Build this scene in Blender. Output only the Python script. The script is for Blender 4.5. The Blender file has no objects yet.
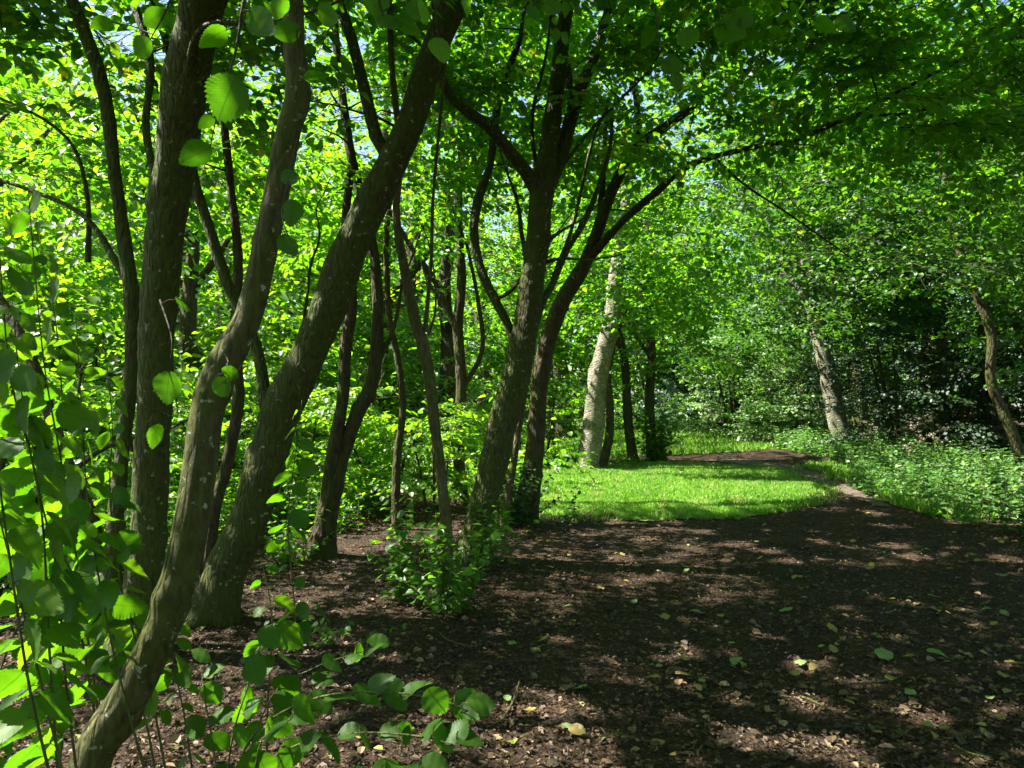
import bpy, math
import numpy as np

rng = np.random.default_rng(11)
SC = bpy.context.scene
COL = SC.collection

# ------------------------------------------------------------------ camera
CAMZ, F, PITCH = 1.5, 769.0, math.atan(18 / 769.0)
CAM = np.array([0.0, 0.0, CAMZ])
cam_d = bpy.data.cameras.new("camera"); cam = bpy.data.objects.new("camera", cam_d); COL.objects.link(cam)
cam.location = CAM; cam.rotation_euler = (math.pi / 2 + PITCH, 0, 0)
cam_d.sensor_width = 36; cam_d.lens = F / 1024 * 36; cam_d.clip_start = 0.05; cam_d.clip_end = 600
SC.camera = cam

def at(px, py, Y):
    a = (px - 512) / F; b = (384 - py) / F
    d = np.array([a, math.cos(PITCH) - math.sin(PITCH) * b, math.sin(PITCH) + math.cos(PITCH) * b])
    return CAM + d * (Y / d[1])

def gnd(px, py):
    a = (px - 512) / F; b = (384 - py) / F
    d = np.array([a, math.cos(PITCH) - math.sin(PITCH) * b, math.sin(PITCH) + math.cos(PITCH) * b])
    t = -CAMZ / d[2]
    return (CAM + d * t)[:2]

# ------------------------------------------------------------------ sun, sky
EL, AZB = math.radians(53), math.radians(-6)      # elevation; from the left, a little ahead
SUN = np.array([-math.cos(AZB) * math.cos(EL), -math.sin(AZB) * math.cos(EL), math.sin(EL)])
from mathutils import Vector
sl = bpy.data.lights.new("sun", 'SUN'); sl.energy = 5.0; sl.angle = math.radians(0.53); sl.color = (1.0, 0.955, 0.88)
so = bpy.data.objects.new("sun", sl); COL.objects.link(so)
so.rotation_euler = Vector(SUN).to_track_quat('Z', 'Y').to_euler()
w = bpy.data.worlds.new("World"); SC.world = w; w.use_nodes = True
nt = w.node_tree; nt.nodes.clear()
sky = nt.nodes.new('ShaderNodeTexSky'); sky.sky_type = 'NISHITA'; sky.sun_disc = False
sky.sun_elevation = EL; sky.sun_rotation = math.atan2(SUN[0], SUN[1])
bg = nt.nodes.new('ShaderNodeBackground'); bg.inputs[1].default_value = 0.06
wo = nt.nodes.new('ShaderNodeOutputWorld')
nt.links.new(sky.outputs[0], bg.inputs[0]); nt.links.new(bg.outputs[0], wo.inputs[0])
SC.view_settings.view_transform = 'Standard'; SC.view_settings.look = 'None'
SC.view_settings.exposure = 2.5; SC.view_settings.gamma = 1
SC.render.engine = 'CYCLES'
cy = SC.cycles
cy.max_bounces = 6; cy.diffuse_bounces = 4; cy.glossy_bounces = 2; cy.transmission_bounces = 4
cy.transparent_max_bounces = 4; cy.use_denoising = True
cy.caustics_reflective = False; cy.caustics_refractive = False
cy.use_adaptive_sampling = True; cy.adaptive_threshold = 0.02
SC.render.use_persistent_data = False

# ------------------------------------------------------------------ materials
def newmat(name):
    m = bpy.data.materials.new(name); m.use_nodes = True; t = m.node_tree; t.nodes.clear()
    out = t.nodes.new('ShaderNodeOutputMaterial')
    return m, t, out

def ramp(t, stops, src=None):
    r = t.nodes.new('ShaderNodeValToRGB'); cr = r.color_ramp
    while len(cr.elements) < len(stops): cr.elements.new(0.5)
    for e, (p, c) in zip(cr.elements, stops):
        e.position = p; e.color = (c[0], c[1], c[2], 1)
    if src is not None: t.links.new(src, r.inputs[0])
    return r

def leaf_mat(name, base, trans, fac=0.45, rough=0.42, veins=False, spec=0.4):
    m, t, out = newmat(name)
    at_ = t.nodes.new('ShaderNodeAttribute'); at_.attribute_name = 'tint'
    rb = ramp(t, base, at_.outputs['Fac']); rt = ramp(t, trans, at_.outputs['Fac'])
    p = t.nodes.new('ShaderNodeBsdfPrincipled'); p.inputs['Roughness'].default_value = rough
    p.inputs['Specular IOR Level'].default_value = spec
    tr = t.nodes.new('ShaderNodeBsdfTranslucent')
    mx = t.nodes.new('ShaderNodeMixShader'); mx.inputs[0].default_value = fac
    cb, ct = rb.outputs[0], rt.outputs[0]
    if veins:
        uv = t.nodes.new('ShaderNodeUVMap'); uv.uv_map = 'UVMap'
        sp = t.nodes.new('ShaderNodeSeparateXYZ'); t.links.new(uv.outputs[0], sp.inputs[0])
        def mth(op, a, b=None, v=None):
            n = t.nodes.new('ShaderNodeMath'); n.operation = op
            t.links.new(a, n.inputs[0])
            if b is not None: t.links.new(b, n.inputs[1])
            elif v is not None: n.inputs[1].default_value = v
            return n.outputs[0]
        ax = mth('ABSOLUTE', mth('SUBTRACT', sp.outputs[0], v=0.5))
        ph = mth('MULTIPLY', mth('SUBTRACT', sp.outputs[1], mth('MULTIPLY', ax, v=0.75)), v=50.0)
        side = mth('POWER', mth('ABSOLUTE', mth('COSINE', ph)), v=9.0)
        mid = mth('LESS_THAN', ax, v=0.018)
        vein = mth('MINIMUM', mth('ADD', mth('MULTIPLY', side, v=0.55), mid), v=1.0)
        nz = t.nodes.new('ShaderNodeTexNoise'); nz.inputs['Scale'].default_value = 9
        t.links.new(uv.outputs[0], nz.inputs['Vector'])
        def mixc(c, k, f):
            n = t.nodes.new('ShaderNodeMix'); n.data_type = 'RGBA'; n.blend_type = 'MULTIPLY'
            t.links.new(f, n.inputs[0]); t.links.new(c, n.inputs[6]); n.inputs[7].default_value = (*k, 1)
            return n.outputs[2]
        ct = mixc(ct, (0.6, 0.66, 0.5), vein); cb = mixc(cb, (1.3, 1.22, 1.25), vein)
        ct = mixc(ct, (0.75, 0.8, 0.6), nz.outputs[0])
        bp = t.nodes.new('ShaderNodeBump'); bp.inputs['Strength'].default_value = 0.15; bp.inputs['Distance'].default_value = 0.0015
        inv = mth('SUBTRACT', nz.outputs[0], vein)
        t.links.new(inv, bp.inputs['Height']); t.links.new(bp.outputs[0], p.inputs['Normal']); t.links.new(bp.outputs[0], tr.inputs['Normal'])
    t.links.new(cb, p.inputs['Base Color']); t.links.new(ct, tr.inputs['Color'])
    t.links.new(p.outputs[0], mx.inputs[1]); t.links.new(tr.outputs[0], mx.inputs[2]); t.links.new(mx.outputs[0], out.inputs[0])
    return m

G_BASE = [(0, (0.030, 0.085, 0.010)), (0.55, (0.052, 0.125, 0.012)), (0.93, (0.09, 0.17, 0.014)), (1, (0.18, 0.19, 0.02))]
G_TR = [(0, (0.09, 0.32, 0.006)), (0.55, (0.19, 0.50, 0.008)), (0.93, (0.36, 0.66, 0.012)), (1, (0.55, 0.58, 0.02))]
M_LEAF = leaf_mat('leaf', G_BASE, G_TR, 0.48)
M_LEAFN = leaf_mat('leaf_veined', G_BASE, [(p_, tuple(c_ * .62 for c_ in k_)) for p_, k_ in G_TR], 0.6, 0.5, True, spec=0.3)
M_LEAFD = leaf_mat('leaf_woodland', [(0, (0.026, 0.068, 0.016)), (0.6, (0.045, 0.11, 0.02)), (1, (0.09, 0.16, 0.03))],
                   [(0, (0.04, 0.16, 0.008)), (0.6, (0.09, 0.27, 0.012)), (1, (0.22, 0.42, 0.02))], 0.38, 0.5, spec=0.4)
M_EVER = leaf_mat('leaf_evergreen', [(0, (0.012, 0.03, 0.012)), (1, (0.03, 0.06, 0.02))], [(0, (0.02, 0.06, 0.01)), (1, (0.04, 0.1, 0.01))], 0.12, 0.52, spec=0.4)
M_SILV = leaf_mat('leaf_grey_green', [(0, (0.07, 0.13, 0.12)), (1, (0.14, 0.21, 0.2))], [(0, (0.05, 0.15, 0.07)), (1, (0.1, 0.25, 0.1))], 0.25, 0.45)
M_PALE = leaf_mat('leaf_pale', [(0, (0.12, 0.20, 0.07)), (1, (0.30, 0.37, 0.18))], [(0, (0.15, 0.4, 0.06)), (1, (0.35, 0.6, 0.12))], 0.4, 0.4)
M_GRASS = leaf_mat('grass_blade', [(0, (0.07, 0.15, 0.016)), (0.8, (0.15, 0.29, 0.035)), (1, (0.38, 0.36, 0.16))],
                   [(0, (0.14, 0.38, 0.01)), (0.8, (0.28, 0.62, 0.03)), (1, (0.45, 0.48, 0.1))], 0.4, 0.5)
M_LITTER = leaf_mat('dead_leaf', [(0, (0.02, 0.012, 0.006)), (0.5, (0.064, 0.042, 0.022)), (0.85, (0.18, 0.122, 0.07)), (0.95, (0.25, 0.175, 0.11)), (1, (0.14, 0.17, 0.03))],
                    [(0, (0.03, 0.015, 0.008)), (1, (0.2, 0.14, 0.04))], 0.12, 0.6, spec=0.3)
M_YELLOW = leaf_mat('fallen_yellow_leaf', [(0, (0.17, 0.13, 0.05)), (1, (0.32, 0.26, 0.07))], [(0, (0.5, 0.4, 0.04)), (1, (0.6, 0.5, 0.06))], 0.3, 0.5, True)
M_FGREEN = leaf_mat('fallen_green_leaf', [(0, (0.10, 0.15, 0.05)), (1, (0.17, 0.24, 0.08))], [(0, (0.15, 0.3, 0.04)), (1, (0.2, 0.35, 0.05))], 0.25, 0.45, True)
M_BLOSSOM = leaf_mat('dry_seed_head', [(0, (0.3, 0.2, 0.14)), (1, (0.5, 0.4, 0.3))], [(0, (0.3, 0.2, 0.14)), (1, (0.5, 0.4, 0.3))], 0.2, 0.6)

def bark_mat(name, dark, mid, moss, mossamt, lichen, lichamt, scale=1.0, bands=False):
    m, t, out = newmat(name)
    L = t.links.new
    co = t.nodes.new('ShaderNodeTexCoord')
    mp = t.nodes.new('ShaderNodeMapping'); mp.inputs['Scale'].default_value = (1, 1, 0.28 if not bands else 3.0); L(co.outputs['Object'], mp.inputs[0])
    n1 = t.nodes.new('ShaderNodeTexNoise'); n1.inputs['Scale'].default_value = 42 * scale; n1.inputs['Detail'].default_value = 8; n1.inputs['Roughness'].default_value = 0.65
    L(mp.outputs[0], n1.inputs['Vector'])
    v1 = t.nodes.new('ShaderNodeTexVoronoi'); v1.feature = 'DISTANCE_TO_EDGE'; v1.inputs['Scale'].default_value = 30 * scale
    L(mp.outputs[0], v1.inputs['Vector'])
    r1 = ramp(t, [(0.32, dark), (0.68, mid)], n1.outputs[0])
    n2 = t.nodes.new('ShaderNodeTexNoise'); n2.inputs['Scale'].default_value = 3.5; n2.inputs['Detail'].default_value = 5; n2.inputs['Roughness'].default_value = 0.7
    L(co.outputs['Object'], n2.inputs['Vector'])
    rm = ramp(t, [(0.62 - mossamt * 0.3, (0, 0, 0)), (0.80 - mossamt * 0.3, (1, 1, 1))], n2.outputs[0])
    mx = t.nodes.new('ShaderNodeMix'); mx.data_type = 'RGBA'; L(rm.outputs[0], mx.inputs[0]); L(r1.outputs[0], mx.inputs[6])
    mm = ramp(t, [(0.3, tuple(c * 0.45 for c in moss)), (0.7, moss)], n1.outputs[0]); L(mm.outputs[0], mx.inputs[7])
    n3 = t.nodes.new('ShaderNodeTexNoise'); n3.inputs['Scale'].default_value = 24; n3.inputs['Detail'].default_value = 6; n3.inputs['Roughness'].default_value = 0.6; n3.inputs['Distortion'].default_value = 0.15
    L(co.outputs['Object'], n3.inputs['Vector'])
    rl = ramp(t, [(0.72 - lichamt * 0.25, (0, 0, 0)), (0.77 - lichamt * 0.25, (1, 1, 1))], n3.outputs[0])
    mx2 = t.nodes.new('ShaderNodeMix'); mx2.data_type = 'RGBA'; L(rl.outputs[0], mx2.inputs[0]); L(mx.outputs[2], mx2.inputs[6]); mx2.inputs[7].default_value = (*lichen, 1)
    p = t.nodes.new('ShaderNodeBsdfPrincipled'); p.inputs['Roughness'].default_value = 0.82; p.inputs['Specular IOR Level'].default_value = 0.3
    L(mx2.outputs[2], p.inputs['Base Color'])
    mh = t.nodes.new('ShaderNodeMath'); mh.operation = 'MINIMUM'; L(v1.outputs[0], mh.inputs[0]); mh.inputs[1].default_value = 0.25
    ad = t.nodes.new('ShaderNodeMath'); ad.operation = 'MULTIPLY_ADD'; L(mh.outputs[0], ad.inputs[0]); ad.inputs[1].default_value = 1.6; L(n1.outputs[0], ad.inputs[2])
    bp = t.nodes.new('ShaderNodeBump'); bp.inputs['Strength'].default_value = 1.0; bp.inputs['Distance'].default_value = 0.032
    L(ad.outputs[0], bp.inputs['Height']); L(bp.outputs[0], p.inputs['Normal'])
    L(p.outputs[0], out.inputs[0])
    return m

M_BARK = bark_mat('bark_mossy', (0.014, 0.010, 0.004), (0.090, 0.067, 0.026), (0.066, 0.088, 0.008), 1.05, (0.26, 0.28, 0.18), 0.36)
M_BARKG = bark_mat('bark_smooth_grey', (0.028, 0.022, 0.009), (0.125, 0.10, 0.045), (0.085, 0.096, 0.012), 0.8, (0.32, 0.33, 0.24), 0.40, 0.8)
M_BARKR = bark_mat('bark_rough', (0.013, 0.009, 0.004), (0.092, 0.062, 0.027), (0.058, 0.070, 0.007), 0.7, (0.3, 0.3, 0.25), 0.05, 0.7)
M_BARKY = bark_mat('bark_olive', (0.04, 0.033, 0.012), (0.14, 0.12, 0.05), (0.095, 0.11, 0.02), 0.6, (0.4, 0.4, 0.28), 0.08)
M_BIRCH = bark_mat('bark_birch', (0.07, 0.06, 0.035), (0.31, 0.285, 0.20), (0.10, 0.12, 0.04), 0.45, (0.55, 0.53, 0.45), 0.45, 0.35, True)
M_TWIG = bark_mat('twig_bark', (0.03, 0.022, 0.014), (0.10, 0.075, 0.045), (0.06, 0.07, 0.025), 0.3, (0.2, 0.2, 0.15), 0.0)
M_STEM = bark_mat('green_stem', (0.06, 0.07, 0.02), (0.13, 0.14, 0.04), (0.1, 0.15, 0.03), 0.5, (0.2, 0.2, 0.1), 0.0)

def ground_mat():
    m, t, out = newmat('bark_mulch'); L = t.links.new
    co = t.nodes.new('ShaderNodeTexCoord')
    n1 = t.nodes.new('ShaderNodeTexNoise'); n1.inputs['Scale'].default_value = 55; n1.inputs['Detail'].default_value = 7; n1.inputs['Roughness'].default_value = 0.7; L(co.outputs['Object'], n1.inputs['Vector'])
    n2 = t.nodes.new('ShaderNodeTexNoise'); n2.inputs['Scale'].default_value = 1.7; n2.inputs['Detail'].default_value = 5; L(co.outputs['Object'], n2.inputs['Vector'])
    v = t.nodes.new('ShaderNodeTexVoronoi'); v.inputs['Scale'].default_value = 38; L(co.outputs['Object'], v.inputs['Vector'])
    r1 = ramp(t, [(0.3, (0.015, 0.009, 0.005)), (0.55, (0.056, 0.038, 0.022)), (0.8, (0.175, 0.122, 0.08))], n1.outputs[0])
    r2 = ramp(t, [(0.35, (0.65, 0.62, 0.6)), (0.65, (1.15, 1.05, 0.98))], n2.outputs[0])
    mx = t.nodes.new('ShaderNodeMix'); mx.data_type = 'RGBA'; mx.blend_type = 'MULTIPLY'; mx.inputs[0].default_value = 1; L(r1.outputs[0], mx.inputs[6]); L(r2.outputs[0], mx.inputs[7])
    sv = t.nodes.new('ShaderNodeSeparateColor'); L(v.outputs['Color'], sv.inputs[0])
    r3 = ramp(t, [(0.0, (0.6, 0.55, 0.55)), (0.8, (1.1, 1.1, 1.1)), (1.0, (2.0, 1.8, 1.6))], sv.outputs[0])
    mx3 = t.nodes.new('ShaderNodeMix'); mx3.data_type = 'RGBA'; mx3.blend_type = 'MULTIPLY'; mx3.inputs[0].default_value = 0.8; L(mx.outputs[2], mx3.inputs[6]); L(r3.outputs[0], mx3.inputs[7])
    p = t.nodes.new('ShaderNodeBsdfPrincipled'); p.inputs['Roughness'].default_value = 0.9; p.inputs['Specular IOR Level'].default_value = 0.2
    L(mx3.outputs[2], p.inputs['Base Color'])
    ad = t.nodes.new('ShaderNodeMath'); ad.operation = 'ADD'; L(n1.outputs[0], ad.inputs[0]); L(v.outputs['Distance'], ad.inputs[1])
    bp = t.nodes.new('ShaderNodeBump'); bp.inputs['Strength'].default_value = 1; bp.inputs['Distance'].default_value = 0.03; L(ad.outputs[0], bp.inputs['Height']); L(bp.outputs[0], p.inputs['Normal'])
    L(p.outputs[0], out.inputs[0]); return m
M_MULCH = ground_mat()

def soft_mat(name, c0, c1, c2, scale):
    m, t, out = newmat(name); L = t.links.new
    co = t.nodes.new('ShaderNodeTexCoord')
    n1 = t.nodes.new('ShaderNodeTexNoise'); n1.inputs['Scale'].default_value = scale; n1.inputs['Detail'].default_value = 8; n1.inputs['Roughness'].default_value = 0.7; L(co.outputs['Object'], n1.inputs['Vector'])
    r1 = ramp(t, [(0.3, c0), (0.52, c1), (0.75, c2)], n1.outputs[0])
    p = t.nodes.new('ShaderNodeBsdfPrincipled'); p.inputs['Roughness'].default_value = 0.85; L(r1.outputs[0], p.inputs['Base Color'])
    bp = t.nodes.new('ShaderNodeBump'); bp.inputs['Distance'].default_value = 0.03; L(n1.outputs[0], bp.inputs['Height']); L(bp.outputs[0], p.inputs['Normal'])
    L(p.outputs[0], out.inputs[0]); return m
M_LAWN = soft_mat('lawn_turf', (0.05, 0.09, 0.015), (0.12, 0.18, 0.03), (0.22, 0.22, 0.08), 5)
M_PATH = soft_mat('trodden_soil', (0.03, 0.02, 0.014), (0.085, 0.055, 0.04), (0.17, 0.115, 0.085), 14)

# ------------------------------------------------------------------ small maths
_nd = np.random.default_rng(3)
_dirs = _nd.normal(size=(24, 3)); _ph = _nd.uniform(0, 6.28, 24)
def noise(p, f, o=0):
    s = 0
    for i in range(4):
        k = (i + o) % 24
        s = s + np.sin((p @ _dirs[k]) * f * (1 + 0.37 * i) + _ph[k])
    return s / 4
def unit(v):
    v = np.asarray(v, float); return v / (np.linalg.norm(v, axis=-1, keepdims=True) + 1e-9)
def hgt(x, y):
    x = np.asarray(x, float); y = np.asarray(y, float)
    p = np.stack([x, y, 0 * x], -1)
    return 0.035 * noise(p, 0.55, 2) + 0.012 * noise(p, 3.1, 7)
def resample(pts, rad, step):
    pts = np.asarray(pts, float); rad = np.asarray(rad, float)
    n = len(pts)
    if n == 2:
        k = max(2, int(np.linalg.norm(pts[1] - pts[0]) / step)); t = np.linspace(0, 1, k + 1)[:, None]
        return pts[0] * (1 - t) + pts[1] * t, rad[0] * (1 - t[:, 0]) + rad[1] * t[:, 0]
    P = np.vstack([2 * pts[0] - pts[1], pts, 2 * pts[-1] - pts[-2]])
    R = np.concatenate([[rad[0]], rad, [rad[-1]]])
    o, r = [], []
    for i in range(1, n):
        k = max(1, int(math.ceil(np.linalg.norm(P[i + 1] - P[i]) / step)))
        for t in np.arange(k) / k:
            c = [-.5 * t**3 + t * t - .5 * t, 1.5 * t**3 - 2.5 * t * t + 1, -1.5 * t**3 + 2 * t * t + .5 * t, .5 * t**3 - .5 * t * t]
            o.append(c[0] * P[i - 1] + c[1] * P[i] + c[2] * P[i + 1] + c[3] * P[i + 2])
            r.append(R[i] * (1 - t) + R[i + 1] * t)
    o.append(pts[-1]); r.append(rad[-1])
    return np.array(o), np.array(r)

# ------------------------------------------------------------------ mesh builder
class MB:
    def __init__(s): s.v = []; s.f = []; s.n = 0; s.uv = []; s.tint = []
    def add(s, v, faces, uv=None, tint=None):        # faces (M,4) or (M,3) arrays
        v = np.asarray(v, np.float32)
        s.v.append(v); s.f.append(np.asarray(faces, np.int64) + s.n); s.n += len(v)
        s.uv.append(np.zeros((len(v), 2), np.float32) if uv is None else uv)
        s.tint.append(np.full(len(v), 0.5, np.float32) if tint is None else tint.astype(np.float32))
    def tube(s, pts, rad, sides=6, step=None, rough=0.0, flare=0.0):
        pts = np.asarray(pts, float); rad = np.asarray(rad, float)
        if step: pts, rad = resample(pts, rad, step)
        n = len(pts); T = unit(np.gradient(pts, axis=0))
        ref = np.array([0.3, 1.0, 0.15]); ref = ref / np.linalg.norm(ref)
        U = np.zeros_like(T); u = unit(np.cross(T[0], np.cross(ref, T[0])) if abs(T[0] @ ref) < .98 else np.cross(T[0], [1, 0, 0]))
        for i in range(n):
            u = u - T[i] * (u @ T[i]); u = u / (np.linalg.norm(u) + 1e-9); U[i] = u
        V = np.cross(T, U)
        a = np.linspace(0, 2 * math.pi, sides, endpoint=False)
        dirs = U[:, None] * np.cos(a)[None, :, None] + V[:, None] * np.sin(a)[None, :, None]
        R = np.repeat(rad[:, None], sides, 1)
        if rough:
            q = pts[:, None] + dirs * R[..., None]
            fl = q.reshape(-1, 3)
            d = (0.5 * noise(fl, 5.5, 1) + 0.28 * noise(fl, 16, 5) + 0.16 * noise(fl * [1, 1, .35], 60, 9)).reshape(n, sides)
            R = R * (1 + rough * d)
            L_ = np.linalg.norm(np.diff(pts, axis=0), axis=1).sum()
            if L_ > 1 and rad.max() > .03:
                for _ in range(int(3.2 * L_)):
                    ki = rng.integers(1, n - 1); ka = rng.uniform(0, 6.28); r_ = rad[ki]
                    c_ = pts[ki] + (U[ki] * math.cos(ka) + V[ki] * math.sin(ka)) * r_; sg = rng.uniform(.22, .5) * r_ + .012
                    dd = np.linalg.norm(q - c_, axis=2); am = rng.uniform(.08, .28) * r_ + .003
                    R = R + am * np.exp(-(dd / sg) ** 2) - .6 * am * np.exp(-(dd / (sg * .35)) ** 2)
        if flare:
            h = pts[:, 2] - pts[0, 2]
            but = 1 + 0.45 * np.cos(a * 4 + 1.1)[None] + 0.25 * np.cos(a * 7 + 2)[None]
            R = R * (1 + 1.5 * flare * np.exp(-np.maximum(h, 0)[:, None] / 0.13) * but)
        vv = pts[:, None] + dirs * R[..., None]
        vv = np.vstack([vv.reshape(-1, 3), pts[-1:] + T[-1:] * rad[-1] * 0.6])
        i = np.arange(n - 1)[:, None] * sides; j = np.arange(sides)[None]; jn = (j + 1) % sides
        q = np.stack([i + j, i + jn, i + sides + jn, i + sides + j], -1).reshape(-1, 4)
        tip = n * sides; e = (n - 1) * sides; j = np.arange(sides)
        caps = np.stack([e + j, e + (j + 1) % sides, np.full(sides, tip)], -1)
        base = s.n
        s.add(vv, q); s.f.append(caps + base)
    def leaves(s, P, D, N, S, proto, tint):
        if len(P) == 0: return
        pv, pf, puv = proto
        D = unit(D); X = unit(np.cross(D, N)); Z = np.cross(X, D)
        k = len(pv)
        v = P[:, None] + S[:, None, None] * (X[:, None] * pv[None, :, 0, None] + D[:, None] * pv[None, :, 1, None] + Z[:, None] * pv[None, :, 2, None])
        f = (pf[None] + (np.arange(len(P)) * k)[:, None, None]).reshape(-1, pf.shape[1])
        s.add(v.reshape(-1, 3), f, np.tile(puv, (len(P), 1)), np.repeat(tint, k))
    def mesh(s, name, mat, origin=(0, 0, 0), smooth=False, uv=False):
        me = bpy.data.meshes.new(name)
        v = np.concatenate(s.v) - np.asarray(origin, np.float32)
        me.vertices.add(len(v)); me.vertices.foreach_set('co', v.astype(np.float32).ravel())
        idx = np.concatenate([f.ravel() for f in s.f]); tot = np.concatenate([np.full(len(f), f.shape[1]) for f in s.f])
        st = np.concatenate([[0], np.cumsum(tot)[:-1]])
        me.loops.add(len(idx)); me.loops.foreach_set('vertex_index', idx.astype(np.int32))
        me.polygons.add(len(tot)); me.polygons.foreach_set('loop_start', st.astype(np.int32)); me.polygons.foreach_set('loop_total', tot.astype(np.int32))
        me.polygons.foreach_set('use_smooth', np.full(len(tot), smooth))
        a = me.attributes.new('tint', 'FLOAT', 'POINT'); a.data.foreach_set('value', np.concatenate(s.tint))
        if uv:
            ul = me.uv_layers.new(name='UVMap'); ul.data.foreach_set('uv', np.concatenate(s.uv)[idx].astype(np.float32).ravel())
        me.materials.append(mat); me.update(calc_edges=True)
        return me

def tag(o, label=None, cat=None, group=None, kind=None):
    if label: o['label'] = label
    if cat: o['category'] = cat
    if group: o['group'] = group
    if kind: o['kind'] = kind
    return o
def empty(name, loc, label, cat, group=None):
    o = bpy.data.objects.new(name, None); COL.objects.link(o); o.location = tuple(loc); o.empty_display_size = 0.2
    return tag(o, label, cat, group)
def link(name, me, parent=None, loc=None):
    o = bpy.data.objects.new(name, me); COL.objects.link(o)
    if parent is not None: o.parent = parent
    if loc is not None: o.location = tuple(loc)
    return o

# ------------------------------------------------------------------ leaf shapes
def leaf_grid(rows, serr, cup=0.10, droop=0.18, width=0.40, cols=4):
    t = np.linspace(0, 1, rows)
    wd = width * np.clip(np.sin(math.pi * t ** 0.80) ** 0.72, 0, 1) * (1.06 - 0.22 * t)
    wd[0] = 0.02; wd[-1] = 0.012
    edge = np.where(np.arange(rows) % 2 == 0, 1 + serr, 1 - serr * 0.4); edge[0] = edge[-1] = 1
    vs, uv = [], []
    cs = np.linspace(-1, 1, cols + 1)
    for i in range(rows):
        for c in cs:
            e = edge[i] if abs(c) == 1 else 1
            x = c * wd[i] * e; z = cup * abs(c) * (wd[i] / width) - droop * t[i] ** 2 + 0.008 * math.cos(t[i] * 22) * abs(c)
            y = t[i] - 0.10 * (abs(c) * 0.3) * (1 if i < 4 else 0) + (0.035 * (edge[i] - 1) / max(serr, .01) if abs(c) == 1 else 0)
            vs.append((x, y, z)); uv.append((0.5 + x, t[i]))
    k = cols + 1
    f = [(i * k + j, i * k + j + 1, (i + 1) * k + j + 1, (i + 1) * k + j) for i in range(rows - 1) for j in range(cols)]
    return np.array(vs), np.array(f), np.array(uv, np.float32)
P_H = leaf_grid(27, 0.075, width=.43)
P_H2 = leaf_grid(25, 0.075, cup=-0.06, droop=0.32, width=0.46)
def warp(pr, tw, bend, sx):
    v = pr[0].copy(); y = v[:, 1].copy(); v[:, 0] *= sx; v[:, 0] += bend * y * y; v[:, 2] += tw * v[:, 0] * y * 2 + .012 * np.sin(y * 7 + sx * 9) ; return (v, pr[1], pr[2])
NEARP = [warp(p_, t_, b_, x_) for p_ in (P_H, P_H2) for t_, b_, x_ in ((.35, .1, 1.0), (-.4, -.12, .88), (.15, -.2, 1.08), (-.1, .22, .95))] + [P_H, P_H2]
P_M = leaf_grid(5, 0.0, cols=2, width=0.42)
P_S = (np.array([(0, 0, 0), (.37, .28, .09), (.32, .70, .02), (0, 1, -.15), (-.32, .70, .02), (-.37, .28, .09)]),
       np.array([(0, 1, 2, 3), (0, 3, 4, 5)]), np.zeros((6, 2), np.float32))
P_D = (np.array([(0, 0, 0), (.40, .5, .08), (0, 1, -.1), (-.40, .5, .08)]), np.array([(0, 1, 2, 3)]), np.zeros((4, 2), np.float32))

# ------------------------------------------------------------------ where sunlight reaches the ground
LAWN = np.array([gnd(*p) for p in [(440, 497), (520, 503), (560, 515), (640, 520), (740, 517), (800, 508), (818, 496), (812, 487), (792, 475), (768, 467.5), (735, 466), (690, 464), (600, 466.5), (520, 470), (440, 476)]])
def inpoly(x, y, poly):
    r = np.zeros(x.shape, bool); j = len(poly) - 1
    for i in range(len(poly)):
        xi, yi = poly[i]; xj, yj = poly[j]
        r ^= ((yi > y) != (yj > y)) & (x < (xj - xi) * (y - yi) / (yj - yi + 1e-12) + xi); j = i
    return r
SPOT_PX = [(580, 710, 34), (560, 700, 20), (645, 580, 26), (685, 548, 26), (620, 560, 18), (660, 575, 16), (500, 590, 16), (492, 612, 14), (493, 630, 16),
           (620, 555, 12), (740, 545, 24), (790, 560, 14), (905, 552, 30), (885, 525, 18), (870, 512, 14), (955, 520, 14), (1005, 560, 16), (838, 750, 30),
           (855, 762, 24), (752, 745, 24), (775, 640, 16), (810, 668, 18), (800, 700, 18), (690, 655, 16), (660, 640, 16), (935, 715, 20), (1015, 715, 16),
           (640, 535, 14), (700, 530, 14), (610, 520, 12), (820, 540, 12), (30, 540, 30), (120, 660, 26), (40, 600, 26), (200, 700, 24), (330, 690, 20), (350, 610, 16), (560, 640, 12),
           (400, 660, 14), (310, 600, 12), (720, 600, 12), (850, 610, 12), (900, 640, 10), (560, 560, 14), (590, 535, 10), (960, 610, 14), (330, 720, 20), (60, 720, 26), (15, 680, 20)]
SPOTS = []
for (px, py, wv) in SPOT_PX:
    g = gnd(px, py); r = 0.5 * wv / F * g[1]
    for k in range(3): SPOTS.append((g[0] + rng.normal(0, r * .8), g[1] + rng.normal(0, r * 1.1), .055 + 1.05 * r * rng.uniform(0.55, 1.0)))
for k in range(190):
    y = 3.2 * 4.2 ** rng.uniform(); x = rng.uniform(-.4, .75) * y; SPOTS.append((x, y, rng.uniform(.045, .10)))
SPOTS = np.array(SPOTS)
TARGETS = [(-3.0, -.4, 1.3, 3.6, 1.2, .08), (-2.2, -.2, 1.2, 2.6, 2.2, .4), (1.1, 2.3, 16.2, 17.4, 2.6, .05), (8.6, 10.8, 22.4, 24, 2.0, .12), (5.5, 9, 12, 15.5, 5.2, .35), (-6, -1.5, 8.5, 13.5, 1.2, .15), (-7.5, -2.5, 5.5, 9, 1.5, .25), (-5.5, -1, 6, 12, 4.2, .18),
           (-1.5, .2, 5.2, 6.2, .5, .3), (7, 13, 26, 30, 4.0, .3), (3, 8, 26, 31, 4, .3), (1.5, 4.5, 17.5, 20.5, 4.0, .4), (4.5, 12.5, 25, 34, 4.4, .04), (-8, -2, 9, 16, 3.0, .3)]
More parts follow.
